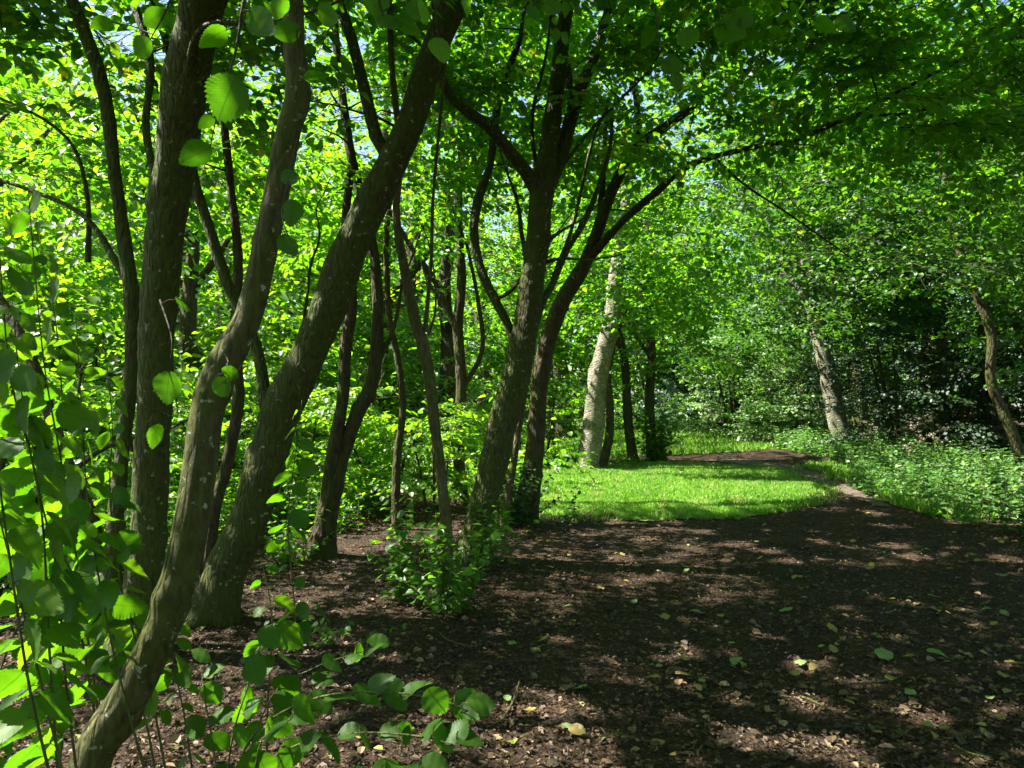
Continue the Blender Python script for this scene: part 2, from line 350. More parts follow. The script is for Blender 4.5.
def sun_keep(P):
    """leaves that would shade a sunlit patch are missing from the canopy: (keep mask)"""
    z = np.maximum(P[:, 2], 0); k = z / SUN[2]
    gx = P[:, 0] - SUN[0] * k; gy = P[:, 1] - SUN[1] * k
    wob = 0.35 * noise(np.stack([gx, gy, 0 * gx], -1), 1.9, 4)
    prob = np.ones(len(P))
    ly = gy + wob * 0.7
    prob[inpoly(gx + wob, ly, LAWN) & (ly > 11.3) & (ly < 16.8)] = 0.02
    strip = (ly > 20) & (ly < 44) & (gx > 0.5) & (gx < 5.5 + 0.1 * ly)
    prob[strip] = 0.15
    ed = np.interp(gy, [7, 10, 13, 16, 20, 24], [6.2, 5.8, 5.6, 6.7, 7.6, 8])
    ug = (gx > ed + wob) & (gx < ed + 5.0 + wob) & (gy > 9.5) & (gy < 25)
    prob[ug] = np.where(noise(np.stack([gx, gy, 0 * gx], -1), 1.4, 9)[ug] > -0.25, 0.05, 0.6)
    above = P[:, 2] > CAMZ + .2 + .50 * np.maximum(P[:, 1], 0)
    hot = ((gx < -.9) & (gy > 3)) | (gy > 10.5)
    prob[hot] *= np.where(above[hot], .22, .85)
    for (x0, x1, y0, y1, zt, pr) in TARGETS:
        kk = (P[:, 2] - zt) / SUN[2]; tx = P[:, 0] - SUN[0] * kk; ty = P[:, 1] - SUN[1] * kk
        m = (tx > x0) & (tx < x1) & (ty > y0) & (ty < y1) & (P[:, 2] > zt + .35)
        prob[m] = np.minimum(prob[m], pr)
    for sx, sy, sr in SPOTS:
        m = (gx - sx) ** 2 + (gy - sy) ** 2 < sr * sr
        prob[m] = 0.0
    inl = inpoly(gx + wob, ly, LAWN) & (ly > 11.3) & (ly < 16.8) & (P[:, 2] > .6)
    low = np.where((P[:, 1] > 18) & (P[:, 0] > 7.5), 3.9, 1.9) + .5 * noise(P, 1.7, 6)
    prob[(P[:, 2] < low) & ~inl] = 1
    for (x0, x1, y0, y1, z0, z1) in ((.9, 3.6, 14.4, 16.6, 2.8, 5.0), (6.3, 11.2, 20, 22.4, 2.8, 7.0)):
        m = (P[:, 0] > x0) & (P[:, 0] < x1) & (P[:, 1] > y0) & (P[:, 1] < y1) & (P[:, 2] > z0) & (P[:, 2] < z1); prob[m] = np.maximum(prob[m], .55)
    return rng.uniform(size=len(P)) < prob

# ------------------------------------------------------------------ leafy sprays
def make_spray(r, L=0.95, leaf=0.088, nside=9, sp=0.056):
    P, D, N, S, tw = [], [], [], [], []
    def run(p0, d0, length, w, z0):
        n = max(3, int(length / 0.1)); pts = [p0]; d = d0.copy(); p = p0.copy()
        for i in range(n):
            d = unit(d + r.normal(0, 0.07, 3) * [1, 1, .5] + [0, 0, -0.04]); p = p + d * length / n; pts.append(p.copy())
        tw.append((np.array(pts), w)); return np.array(pts)
    def lv(pts, start):
        seg = np.linalg.norm(np.diff(pts, axis=0), axis=1); cum = np.concatenate([[0], np.cumsum(seg)])
        s = start; sg = r.choice([-1, 1])
        while s < cum[-1]:
            p = np.array([np.interp(s, cum, pts[:, k]) for k in range(3)]); i = min(np.searchsorted(cum, s), len(pts) - 1); d = unit(pts[i] - pts[max(0, i - 1)])
            side = unit(np.cross([0, 0, 1], d)) * sg
            ld = unit(d * r.uniform(.35, .8) + side * r.uniform(.5, .9) + [0, 0, r.uniform(-.5, .05)])
            P.append(p + ld * 0.012); D.append(ld); N.append(unit(np.array([0, 0, 1.0]) + r.normal(0, .33, 3))); S.append(leaf * r.uniform(.6, 1.18)); sg = -sg; s += sp * r.uniform(.7, 1.3)
        d = unit(pts[-1] - pts[-2]); P.append(pts[-1]); D.append(unit(d + [0, 0, -.2])); N.append(unit([r.normal(0, .3), r.normal(0, .3), 1])); S.append(leaf * r.uniform(.8, 1.2))
    main = run(np.zeros(3), unit([1, 0, .12]), L, 0.0042, 0); lv(main, 0.12)
    for k in range(nside):
        t = (k + 0.7) / (nside + 0.7) * 0.92; i = t * (len(main) - 1); a = int(i); p = main[a] + (main[min(a + 1, len(main) - 1)] - main[a]) * (i - a)
        an = math.radians(r.uniform(38, 65)) * (1 if k % 2 else -1)
        d = np.array([math.cos(an), math.sin(an), r.uniform(-.15, .2)])
        sp_ = run(p, unit(d), L * r.uniform(.35, .55) * (1.15 - t), 0.0022, 0); lv(sp_, 0.05)
    return np.array(P), np.array(D), np.array(N), np.array(S), tw
_r = np.random.default_rng(5)
SPRAYS = [make_spray(_r) for _ in range(10)]
SPRAYS_F = [make_spray(_r, L=1.5, leaf=0.165, nside=8, sp=0.12) for _ in range(8)]

def rotm(yaw, pitch, roll):
    cy_, sy = math.cos(yaw), math.sin(yaw); cp, sp = math.cos(pitch), math.sin(pitch); cr, sr = math.cos(roll), math.sin(roll)
    Rz = np.array([[cy_, -sy, 0], [sy, cy_, 0], [0, 0, 1]]); Ry = np.array([[cp, 0, -sp], [0, 1, 0], [sp, 0, cp]]); Rx = np.array([[1, 0, 0], [0, cr, -sr], [0, sr, cr]])
    return Rz @ Ry @ Rx

def in_view(P, m=60):
    d = P - CAM; yy = np.maximum(d[:, 1], 1e-3)
    sx = 512 + F * d[:, 0] / yy; sy = 402 - F * d[:, 2] / yy
    return (d[:, 1] > 0.1) & (sx > -m) & (sx < 1024 + m) & (sy > -m) & (sy < 768 + m)

def put_leaves(tree, P, D, N, S, origin, mat=None, name='crown', tintmu=0.5, far=False, matn=None, cull=True):
    if cull: k = sun_keep(P); P, D, N, S = P[k], D[k], N[k], S[k]
    dist = np.linalg.norm(P - CAM, axis=1); ok = dist > 1.25
    P, D, N, S, dist = P[ok], D[ok], N[ok], S[ok], dist[ok]
    tint = np.clip(rng.normal(tintmu, .2, len(P)) + 0.15 * noise(P, 0.9, 3), 0, 1)
    tint = np.where(rng.uniform(size=len(P)) < .985, np.minimum(tint, .93), 1)
    vis = in_view(P)
    lod = np.where(vis & (dist < 3.4), 0, np.where((dist < 9) & vis, 1, np.where(dist < 16, 2, 3)))
    mb = MB()
    mb.add(np.zeros((0, 3)), np.zeros((0, 4), int))
    for l, pr in ((0, P_H), (1, P_M), (2, P_S), (3, P_D)):
        m = lod == l
        if m.any(): mb.leaves(P[m], D[m], N[m], S[m], pr, tint[m])
    if mb.n == 0: return None
    near = (lod == 0).any()
    me = mb.mesh(name, (matn or M_LEAFN) if (near and mat is None) else (mat or M_LEAF), origin, smooth=True, uv=near)
    return link(name, me, tree)

def ellipsoid_pts(n, c, r, shell=0.45):
    d = unit(rng.normal(size=(n, 3))); q = rng.uniform(shell ** 3, 1, n) ** (1 / 3)
    return np.array(c) + d * np.array(r) * q[:, None]

def grow(tree, base, skel, skr, ells, bottom=None, sprays=SPRAYS, scale=1.0, mat=None, tintmu=.5, far=False, twigmat=None, twdist=14, up=0.12):
    P = np.vstack([ellipsoid_pts(n, c, r) for (c, r, n) in ells])
    if bottom is not None: P = P[P[:, 2] > bottom(P[:, 0], P[:, 1])]
    P = P[np.linalg.norm(P - CAM, axis=1) > 2.3]
    skel = np.array(skel, float); skr = np.array(skr, float)
    K = list(skel); KR = list(skr)
    arr = np.array(K); kr = np.array(KR)
    d0 = np.array([np.min(np.linalg.norm(arr - p, axis=1)) for p in P]); order = np.argsort(d0)
    tw = MB(); LP, LD, LN, LS = [], [], [], []
    cen = np.mean([e[0] for e in ells], axis=0)
    buf = np.zeros((len(arr) + len(P) * 14, 3)); bufr = np.zeros(len(buf)); n = len(arr); buf[:n] = arr; bufr[:n] = kr
    for i in order:
        p = P[i]; v = p - buf[:n]; dd = np.linalg.norm(v, axis=1) + 0.5 * np.maximum(0, -v[:, 2]); j = int(np.argmin(dd)); q = buf[j]; d = np.linalg.norm(p - q)
        if d > 0.05:
            c = q + (p - q) * .5 + np.array([0, 0, up * d]) + rng.normal(0, .09 * d, 3)
            m = int(min(12, max(2, d / .16))); t = np.linspace(0, 1, m + 1)[:, None]
            path = (1 - t) ** 2 * q + 2 * t * (1 - t) * c + t * t * p
            path[1:-1] += rng.normal(0, .012, (len(path) - 2, 3)) * min(1, d)
            r0 = min(bufr[j] * .8, 0.0045 * scale + 0.011 * min(d, 2.5)); rr = np.linspace(r0, min(r0, .0045 * scale), m + 1)
            tw.tube(path, rr, 5 if d > .5 else 4)
            buf[n:n + m] = path[1:]; bufr[n:n + m] = rr[1:]; n += m
        sp = sprays[rng.integers(len(sprays))]; s = scale * rng.uniform(.75, 1.2)
        out = p - cen; yaw = math.atan2(out[1], out[0]) + rng.normal(0, .8)
        R = rotm(yaw, rng.normal(.0, .22), rng.normal(0, .25)) * s
        Rn = R / s
        LP.append(sp[0] @ R.T + p); LD.append(sp[1] @ Rn.T); LN.append(sp[2] @ Rn.T); LS.append(sp[3] * (s if far else s ** .5))
        if np.linalg.norm(p - CAM) < twdist:
            for (pts, wd) in (sp[4] if np.linalg.norm(p - CAM) < 9 else sp[4][:1]):
                tw.tube(pts @ R.T + p, np.linspace(wd, wd * .4, len(pts)) * s, 3)
    cr = put_leaves(tree, np.vstack(LP), np.vstack(LD), np.vstack(LN), np.concatenate(LS), base, mat, tintmu=tintmu, far=far)
    if tw.n:
        o = link('twigs', tw.mesh('twigs', twigmat or M_TWIG, base, smooth=True), cr or tree); o['kind'] = 'stuff'
    return cr

def stemp(pts):
    """stem given as (x in picture, y in picture, distance, width in picture)"""
    P = np.array([at(a, b, Y) for a, b, Y, _ in pts]); R = np.array([0.395 * w_ * Y / F for _, _, Y, w_ in pts]); return P, R
def extend(P, R, length=2.6, toward=(0, 0, 1), tip=0.014):
    d = unit(P[-1] - P[-2]); p = P[-1].copy(); n = 7; out = [p]; r = [R[-1]]
    for i in range(n):
        d = unit(d + np.array(toward) * .1 + rng.normal(0, .13, 3)); p = p + d * length / n; out.append(p); r.append(R[-1] + (tip - R[-1]) * (i + 1) / n)
    return np.vstack([P, out[1:]]), np.concatenate([R, r[1:]])

def tree(name, label, stems, branches, ells, mat, cat='tree', bottom=None, group=None, sides=28, rough=.2, flare=.45, ext=True, partname='trunk', **kw):
    """stems start in the ground; branches start on a stem"""
    P0, R0 = stemp(stems[0]) if not isinstance(stems[0], tuple) else stems[0]
    base = np.array([P0[0][0], P0[0][1], float(hgt(P0[0][0], P0[0][1]))])
    root = empty(name, base, label, cat, group)
    sk, sr = [], []
    first = None
    tr = MB()
    for s in stems:
        P, R = stemp(s) if not isinstance(s, tuple) else s
        if s is stems[0] or P[0][2] < .45:
            P = np.vstack([[P[0][0], P[0][1], hgt(P[0][0], P[0][1]) - .12], P[1:] if P[0][2] < .15 else P]); R = R if len(R) == len(P) else np.concatenate([[R[0] * 1.1], R])
            fl = flare
        else: fl = 0
        if ext: P, R = extend(P, R)
        big = R.max() > .04
        Pd, Rd = resample(P, R, 0.035 if np.linalg.norm(P[len(P) // 2] - CAM) < 9 else .09)
        Pd = Pd + np.stack([noise(Pd, 3.1, 2), noise(Pd, 3.1, 8), 0 * Rd], -1) * (.12 * Rd[:, None])
        tr.tube(Pd, Rd, sides if big else 10, rough=rough, flare=fl)
        m = Pd[:, 2] > 1.6; sk.append(Pd[m][::3]); sr.append(Rd[m][::3])
    trunk = link(partname, tr.mesh('trunk', mat, base, smooth=True), root)
    for s in branches:
        P, R = stemp(s); 
        if ext: P, R = extend(P, R, .8, (.0, 0, .6), .003)
        Pd, Rd = resample(P, R, .05); b = MB(); b.tube(Pd, Rd, 12 if R.max() > .03 else 7, rough=rough)
        link('branch', b.mesh('branch', mat, base, smooth=True), trunk)
        sk.append(Pd[::3]); sr.append(Rd[::3])
    if ells:
        grow(root, base, np.vstack(sk), np.concatenate(sr), ells, bottom, **kw)
    return root

# ------------------------------------------------------------------ setting: ground, lawn, path
def axis(lo, hi, flo, fhi, fine, coarse_n):
    a = np.arange(flo, fhi, fine); l = flo - np.geomspace(fine, flo - lo, coarse_n)[::-1] if lo < flo else []; h = fhi + np.geomspace(fine, hi - fhi, coarse_n)
    return np.concatenate([l, a, h])
xs = axis(-170, 170, -5, 7, .04, 45); ys = axis(-90, 260, 1.5, 13, .04, 50)
X, Y = np.meshgrid(xs, ys); Pn = np.stack([X, Y, 0 * X], -1).reshape(-1, 3)
fine = (0.010 * noise(Pn, 19, 11) + 0.007 * noise(Pn, 47, 14)).reshape(X.shape)
Z = hgt(X, Y) + np.where((X > -6) & (X < 8) & (Y > 1) & (Y < 14), fine, 0)
g = MB(); nx, ny = len(xs), len(ys); i = np.arange(ny - 1)[:, None] * nx; j = np.arange(nx - 1)[None]
g.add(np.stack([X, Y, Z], -1).reshape(-1, 3), np.stack([i + j, i + j + 1, i + nx + j + 1, i + nx + j], -1).reshape(-1, 4))
tag(link('ground', g.mesh('ground', M_MULCH, smooth=True)), 'dark brown woodland ground of bark mulch and soil under the trees', 'ground', kind='structure')

def sheet(name, poly, step, mat, dz, wob, label, cat):
    x0, y0 = poly.min(0) - .5; x1, y1 = poly.max(0) + .5
    xa = np.arange(x0, x1, step); ya = np.arange(y0, y1, step); X, Y = np.meshgrid(xa, ya)
    nzv = noise(np.stack([X, Y, 0 * X], -1).reshape(-1, 3), 3.3, 6).reshape(X.shape) * wob
    cx, cyy = X + nzv, Y + nzv
    m = inpoly(cx, cyy, poly); nx = len(xa)
    cell = m[:-1, :-1] & m[1:, :-1] & m[:-1, 1:] & m[1:, 1:]
    ii, jj = np.nonzero(cell); q = np.stack([ii * nx + jj, ii * nx + jj + 1, (ii + 1) * nx + jj + 1, (ii + 1) * nx + jj], -1)
    used, inv = np.unique(q, return_inverse=True)
    V = np.stack([X, Y, hgt(X, Y) + dz], -1).reshape(-1, 3)[used]
    b = MB(); b.add(V, inv.reshape(-1, 4)); tag(link(name, b.mesh(name, mat, smooth=True)), label, cat, kind='structure')
sheet('lawn', LAWN, .05, M_LAWN, .012, .42, 'sunlit patch of short green lawn between the trees and the path', 'lawn')
FARL = np.array([(-3, 20.6), (1.5, 20.6), (3.6, 21.2), (7.2, 23.2), (9.5, 26), (9, 40), (8, 60), (-6, 60), (-8, 30)])
sheet('grass_clearing', FARL, .25, M_LAWN, .02, .3, 'far strip of bright grass beyond the band of dark soil', 'grass')
PATHC = np.array([gnd(*p) for p in [(884, 507), (868, 500), (852, 493), (828, 483), (806, 474), (786, 467), (765, 463), (735, 461), (700, 459.5)]])
def offset(c, wv):
    T = unit(np.gradient(c, axis=0)); Nn = np.stack([-T[:, 1], T[:, 0]], -1); return np.vstack([c + Nn * wv[:, None], (c - Nn * wv[:, None])[::-1]])
sheet('path', offset(PATHC, np.linspace(.16, .36, len(PATHC))), .04, M_PATH, .012, .22, 'narrow trodden soil footpath curving past the lawn edge', 'path')

# ------------------------------------------------------------------ grass blades
def grass(n, poly, name, label, hmin, hmax, wd, ymax=None):
    x0, y0 = poly.min(0); x1, y1 = poly.max(0)
    x = rng.uniform(x0, x1, n * 2); y = y0 + (y1 - y0) * rng.uniform(0, 1, n * 2) ** 1.25
    wob = noise(np.stack([x, y, 0 * x], -1), 3.3, 6) * .45 + rng.normal(0, .3, len(x)) * (rng.uniform(size=len(x)) < .5)
    k = inpoly(x + wob, y + wob * .6 + .22 * noise(np.stack([x, y, 0 * x], -1), 9, 4), poly); 
    dens = noise(np.stack([x, y, 0 * x], -1), 2.1, 15); k &= (rng.uniform(-1.2, .8, len(x)) < dens + .35)
    x, y = x[k], y[k]; P = np.stack([x, y, hgt(x, y) + .01], -1); m = len(P)
    D = unit(np.stack([rng.normal(0, .45, m), rng.normal(0, .45, m), np.ones(m)], -1)); N = unit(rng.normal(size=(m, 3)) * [1, 1, .1])
    S = rng.uniform(hmin, hmax, m) * (1 + .35 * noise(P, 1.3, 3) + .4 * noise(P, 4.3, 13))
    pv = np.array([(-wd, 0, 0), (wd, 0, 0), (wd * .75, .6, .06), (0, 1, .28)]); 
    mb = MB(); tint = np.clip(rng.normal(.5, .22, m) + .25 * noise(P, 1.1, 12), 0, .85); dry = noise(P, 2.6, 17) + .5 * noise(P, 7, 19); tint[rng.uniform(size=m) < .04 + .5 * np.clip(dry - .25, 0, 1)] = 1
    mb.leaves(P, D, N, S, (pv, np.array([(0, 1, 2, 3)]), np.zeros((4, 2), np.float32)), tint)
    tag(link(name, mb.mesh(name, M_GRASS)), label, 'grass', kind='stuff')
grass(150000, LAWN, 'lawn_grass', 'short bright green grass growing on the sunlit lawn', .035, .085, .10)
grass(60000, FARL, 'meadow_grass', 'bright grass beyond the dark soil band in the distance', .08, .2, .12)

VERGE = np.array([gnd(*p) for p in [(935, 516), (905, 505), (880, 494), (857, 483), (833, 474), (812, 467), (828, 464), (862, 474), (902, 486), (948, 502), (985, 524)]])
grass(26000, VERGE, 'verge_grass', 'bright grass on the verge between the soil path and the nettles', .05, .16, .08)
# ------------------------------------------------------------------ leaf litter
def litter(n, y0, y1, smin, smax, name, label, tmu, kx=(-.8, .78)):
    u = rng.uniform(size=n); y = y0 * (y1 / y0) ** u; x = rng.uniform(kx[0], kx[1], n) * y
    k = ~inpoly(x, y, LAWN) & (x < 6 + 0.0 * y); x, y = x[k], y[k]; m = len(x)
    P = np.stack([x, y, hgt(x, y) + rng.uniform(.006, .026, m)], -1)
    a = rng.uniform(0, 6.28, m); D = unit(np.stack([np.cos(a), np.sin(a), rng.normal(0, .22, m)], -1)); N = unit(np.stack([rng.normal(0, .38, m), rng.normal(0, .38, m), np.ones(m)], -1))
    S = rng.uniform(smin, smax, m); t = np.clip(rng.beta(1.6, 2.6, m) + tmu, 0, 1)
    mb = MB(); h = m // 3
    crumple = (P_S[0] * [1, 1, 1.3], P_S[1], P_S[2]); thin = (P_S[0] * [.32, 1, 1.5], P_S[1], P_S[2])
    mb.leaves(P[:h], D[:h], N[:h], S[:h], crumple, t[:h]); mb.leaves(P[h:], D[h:], N[h:], S[h:] * .8, thin, t[h:])
    tag(link(name, mb.mesh(name, M_LITTER)), label, 'leaf litter', kind='stuff')
litter(150000, 2.2, 15, .006, .024, 'leaf_litter', 'brown chips and crumbs of bark covering the shaded ground', -.02)
litter(18000, 2.4, 16, .025, .062, 'dead_leaves', 'curled dead brown leaves scattered over the mulch', .22)

# ------------------------------------------------------------------ the row of trees
bot_r = lambda x, y: np.where(x > -1.0, np.interp(y, [5.5, 7.2, 9], [4.35, 4.0, 3.35]) + .45 * noise(np.stack([x, y, 0 * x], -1), 1.1, 3), 2.3)
bot_l = lambda x, y: np.where(x > -1.0, 3.3, 1.9)

tree('broadleaf_tree', 'thick dark mossy trunk behind the pale curved one, wider towards its top', [
    [(128, 655, 4.6, 62), (140, 600, 4.6, 46), (148, 530, 4.6, 42), (152, 450, 4.55, 42), (157, 370, 4.5, 43), (162, 290, 4.45, 46), (170, 200, 4.35, 48), (182, 100, 4.2, 54), (204, 0, 4.0, 56), (222, -60, 3.9, 52)],
    [(108, 650, 4.75, 30), (112, 560, 4.8, 22), (122, 450, 4.85, 17), (131, 370, 4.85, 18), (132, 300, 4.8, 19), (124, 240, 4.8, 17), (115, 172, 4.75, 16), (104, 90, 4.7, 17), (72, 0, 4.6, 15), (50, -50, 4.6, 13)]],
    [[(185, 96, 4.15, 12), (200, 30, 3.9, 7), (260, 22, 3.8, 6), (300, 15, 3.7, 4)],
     [(128, 285, 4.85, 9), (98, 232, 5.0, 8), (72, 208, 5.1, 6), (30, 190, 5.3, 5), (-15, 175, 5.4, 4)],
     [(88, 262, 5.1, 8), (88, 203, 5.1, 6), (75, 150, 5.2, 5), (45, 120, 5.2, 4), (0, 98, 5.3, 3)],
     [(160, 200, 4.5, 9), (146, 130, 4.6, 10), (150, 60, 4.7, 11), (132, 0, 4.8, 10)]],
    [((-2.9, 4.4, 5.9), (2.4, 2.6, 2.6), 240)], M_BARK, bottom=bot_l)

tree('broadleaf_tree', 'pale grey smooth trunk curving up from the bottom edge like a bow', [
    [(70, 812, 2.72, 56), (92, 756, 2.72, 50), (132, 690, 2.72, 46), (165, 625, 2.72, 43), (188, 550, 2.72, 42), (200, 470, 2.74, 42), (208, 405, 2.76, 40), (222, 365, 2.78, 40), (248, 318, 2.80, 33), (265, 250, 2.8, 31), (277, 190, 2.8, 31), (288, 130, 2.8, 32), (297, 95, 2.8, 34), (294, 50, 2.8, 27), (293, 0, 2.8, 26), (292, -50, 2.8, 24)]],
    [[(216, 372, 2.76, 20), (202, 392, 2.7, 12), (196, 402, 2.68, 6)]][:0],
    [((-1.2, 1.9, 4.9), (2.5, 2.6, 1.9), 200), ((-1.6, 3.0, 6.0), (2.6, 1.8, 1.0), 110)], M_BARKG, bottom=lambda x, y: 3.3 + 0 * x, rough=.12)

tree('broadleaf_tree', 'stout mossy trunk leaning right from the dark ground, crossed by a limb near its top', [
    [(203, 622, 5.3, 66), (222, 585, 5.3, 52), (248, 520, 5.3, 48), (266, 460, 5.3, 50), (284, 405, 5.3, 48), (310, 350, 5.25, 44), (333, 298, 5.2, 46), (355, 240, 5.15, 44), (384, 175, 5.1, 40), (410, 125, 5.0, 36), (428, 70, 4.95, 36), (455, 0, 4.85, 32), (478, -60, 4.8, 30)]],
    [[(392, 165, 5.1, 15), (376, 135, 5.1, 17), (362, 80, 5.1, 15), (352, 40, 5.1, 14), (338, 0, 5.1, 13), (328, -40, 5.1, 12)],
     [(266, 410, 5.3, 17), (257, 350, 5.35, 14), (228, 285, 5.4, 14), (207, 220, 5.4, 13), (193, 175, 5.4, 12), (180, 100, 5.4, 10), (160, 20, 5.4, 8)],
     [(292, 400, 5.2, 5), (300, 345, 5.2, 4), (308, 290, 5.2, 4)]],
    [((.9, 4.7, 6.2), (2.7, 2.3, 2.0), 230)], M_BARK, bottom=bot_r)

tree('broadleaf_tree', 'thin brown stem standing in the gap between the two thick leaning trunks', [
    [(206, 566, 6.4, 18), (214, 515, 6.4, 15), (228, 460, 6.4, 15), (238, 400, 6.4, 14), (236, 340, 6.4, 13), (238, 260, 6.4, 11), (230, 180, 6.4, 10), (222, 90, 6.4, 9), (226, -10, 6.4, 8)]], [],
    [((-3.4, 6.6, 5.2), (1.6, 1.8, 2.3), 130)], M_BARKR, bottom=bot_l)

tree('broadleaf_tree', 'reddish brown crooked stem behind the leafy shoots by the picture edge', [
    [(112, 640, 5.2, 20), (105, 590, 5.2, 17), (93, 525, 5.25, 17), (74, 480, 5.3, 16), (55, 430, 5.4, 15), (40, 382, 5.5, 14), (18, 330, 5.6, 12), (-20, 270, 5.8, 11)]],
    [[(70, 474, 5.3, 8), (98, 452, 5.3, 6), (125, 440, 5.4, 5)]],
    [((-4.2, 5.8, 4.6), (1.5, 1.8, 2.2), 130)], M_BARKR, bottom=bot_l)

tree('broadleaf_tree', 'dark twin stemmed tree splitting low into two narrow trunks', [
    [(317, 572, 7.5, 42), (322, 545, 7.5, 32), (329, 505, 7.5, 27), (341, 461, 7.5, 18), (355, 419, 7.5, 19), (371, 384, 7.5, 18), (378, 330, 7.5, 15), (376, 270, 7.5, 13), (366, 215, 7.5, 12), (350, 150, 7.5, 12), (338, 60, 7.5, 10), (330, -30, 7.5, 8)]],
    [[(327, 520, 7.5, 19), (330, 480, 7.48, 19), (336, 440, 7.45, 17), (343, 395, 7.45, 15), (346, 345, 7.45, 16), (352, 300, 7.45, 13), (345, 230, 7.4, 11), (352, 160, 7.4, 9)],
     [(372, 375, 7.5, 6), (393, 330, 7.5, 5), (402, 285, 7.5, 4)]],
    [((-2.3, 8.0, 5.7), (2.2, 2.3, 2.6), 230)], M_BARKR, bottom=bot_l)

tree('broadleaf_tree', 'forked tree with a long limb reaching up left across the stout trunk', [
    [(466, 578, 7.1, 56), (472, 555, 7.1, 42), (480, 520, 7.1, 34), (493, 465, 7.1, 36), (508, 405, 7.1, 35), (521, 350, 7.05, 34), (531, 290, 7.0, 33), (539, 230, 7.0, 31), (543, 190, 7.0, 32), (549, 140, 7.0, 24), (556, 90, 7.0, 21), (562, 40, 7.0, 18), (573, -30, 7.0, 15)],
    [(481, 576, 7.22, 34), (484, 520, 7.24, 26), (497, 460, 7.2, 22), (507, 410, 7.16, 18), (517, 360, 7.1, 12)][:5]],
    [[(545, 205, 7.0, 25), (528, 175, 6.9, 17), (508, 150, 6.7, 16), (490, 128, 6.5, 16), (468, 112, 6.3, 14), (450, 95, 6.1, 13), (441, 72, 6.0, 11), (436, 20, 5.9, 9)],
     [(548, 185, 7.05, 22), (562, 150, 7.1, 20), (576, 100, 7.15, 18), (585, 78, 7.15, 15), (600, 40, 7.2, 13), (613, -10, 7.2, 10)],
     [(572, 108, 7.1, 9), (566, 60, 7.2, 10), (552, 20, 7.3, 9), (545, -30, 7.3, 7)],
     [(516, 345, 7.1, 13), (508, 325, 7.1, 12), (494, 298, 7.12, 12), (482, 272, 7.15, 12), (474, 235, 7.2, 12), (478, 200, 7.25, 12), (490, 165, 7.3, 10), (497, 110, 7.3, 10), (512, 60, 7.3, 8)],
     [(495, 300, 7.1, 6), (512, 290, 7.05, 5), (523, 275, 7.0, 4)],
     [(530, 280, 7.05, 7), (522, 235, 7.1, 6), (518, 205, 7.1, 5), (508, 175, 7.1, 3)],
     [(549, 185, 6.95, 5), (575, 150, 6.9, 4), (600, 120, 6.9, 4), (640, 80, 6.8, 3)],
     [(538, 178, 7.1, 6), (532, 120, 7.2, 5), (545, 60, 7.2, 4)],
     [(549, 240, 7.0, 5), (560, 232, 6.9, 4), (566, 228, 6.9, 3)],
     [(547, 262, 7.0, 6), (553, 260, 6.95, 5), (559, 259, 6.9, 4)]],
    [((.2, 8.0, 6.2), (2.6, 2.1, 2.5), 220)], M_BARK, bottom=bot_r)

tree('slender_tree', 'slim olive stem rising from a skirt of low leafy shoots', [
    [(446, 612, 5.5, 18), (447, 570, 5.5, 15), (446, 520, 5.5, 14), (436, 430, 5.5, 14), (426, 360, 5.5, 15), (414, 315, 5.5, 14), (402, 255, 5.5, 12), (396, 210, 5.5, 10), (400, 150, 5.5, 9), (392, 70, 5.5, 8), (388, -20, 5.5, 7)]],
    [[(425, 332, 5.5, 6), (431, 262, 5.45, 5), (433, 200, 5.4, 4.5), (440, 120, 5.3, 4), (446, 60, 5.3, 3.5)],
     [(428, 335, 5.45, 4), (434, 318, 5.4, 3)]],
    [((-.9, 5.7, 5.0), (1.5, 1.5, 1.7), 90)], M_BARKY, bottom=bot_r, flare=.2)

tree('broadleaf_tree', 'rough dark tree at the lawn edge leaning right over the path', [
    [(522, 530, 9.6, 40), (527, 505, 9.6, 30), (534, 460, 9.6, 24), (538, 400, 9.6, 22), (545, 350, 9.6, 22), (562, 302, 9.6, 21), (583, 268, 9.55, 18), (598, 230, 9.5, 15), (612, 190, 9.5, 14), (637, 148, 9.4, 14), (668, 125, 9.3, 12), (697, 100, 9.2, 11), (708, 64, 9.2, 9), (722, 10, 9.1, 7), (730, -40, 9.1, 6)]],
    [[(592, 255, 9.5, 12), (622, 222, 9.3, 9), (655, 193, 9.0, 10), (690, 165, 8.7, 8), (745, 149, 8.3, 7), (800, 138, 8.0, 5), (860, 112, 7.7, 4.5), (930, 75, 7.4, 5), (1030, 25, 7.0, 3)],
     [(800, 137, 8.0, 4), (850, 118, 8.2, 3.5), (930, 108, 8.4, 4), (985, 60, 8.6, 3), (1040, 10, 8.8, 3)],
     [(715, 158, 8.5, 4), (745, 185, 8.6, 3), (790, 215, 8.7, 2.5), (840, 250, 8.8, 2)],
     [(640, 145, 9.4, 9), (636, 95, 9.4, 8), (628, 60, 9.4, 9), (645, 20, 9.4, 7), (660, -30, 9.4, 6)],
     [(634, 70, 9.4, 7), (660, 45, 9.3, 6), (700, 30, 9.2, 5), (735, 0, 9.1, 4)],
     [(600, 225, 9.5, 10), (602, 190, 9.6, 9), (603, 155, 9.7, 8), (606, 120, 9.7, 6)],
     [(690, 110, 9.25, 5), (730, 75, 9.1, 4), (770, 68, 9.0, 3)],
     [(640, 80, 9.5, 5), (600, 70, 9.4, 4), (570, 95, 9.3, 3)]],
    [((2.4, 10.0, 6.0), (3.0, 2.4, 2.5), 280), ((4.4, 7.6, 4.9), (2.2, 1.8, 1.0), 100)], M_BARKR, bottom=bot_r, rough=.22, scale=1.3)

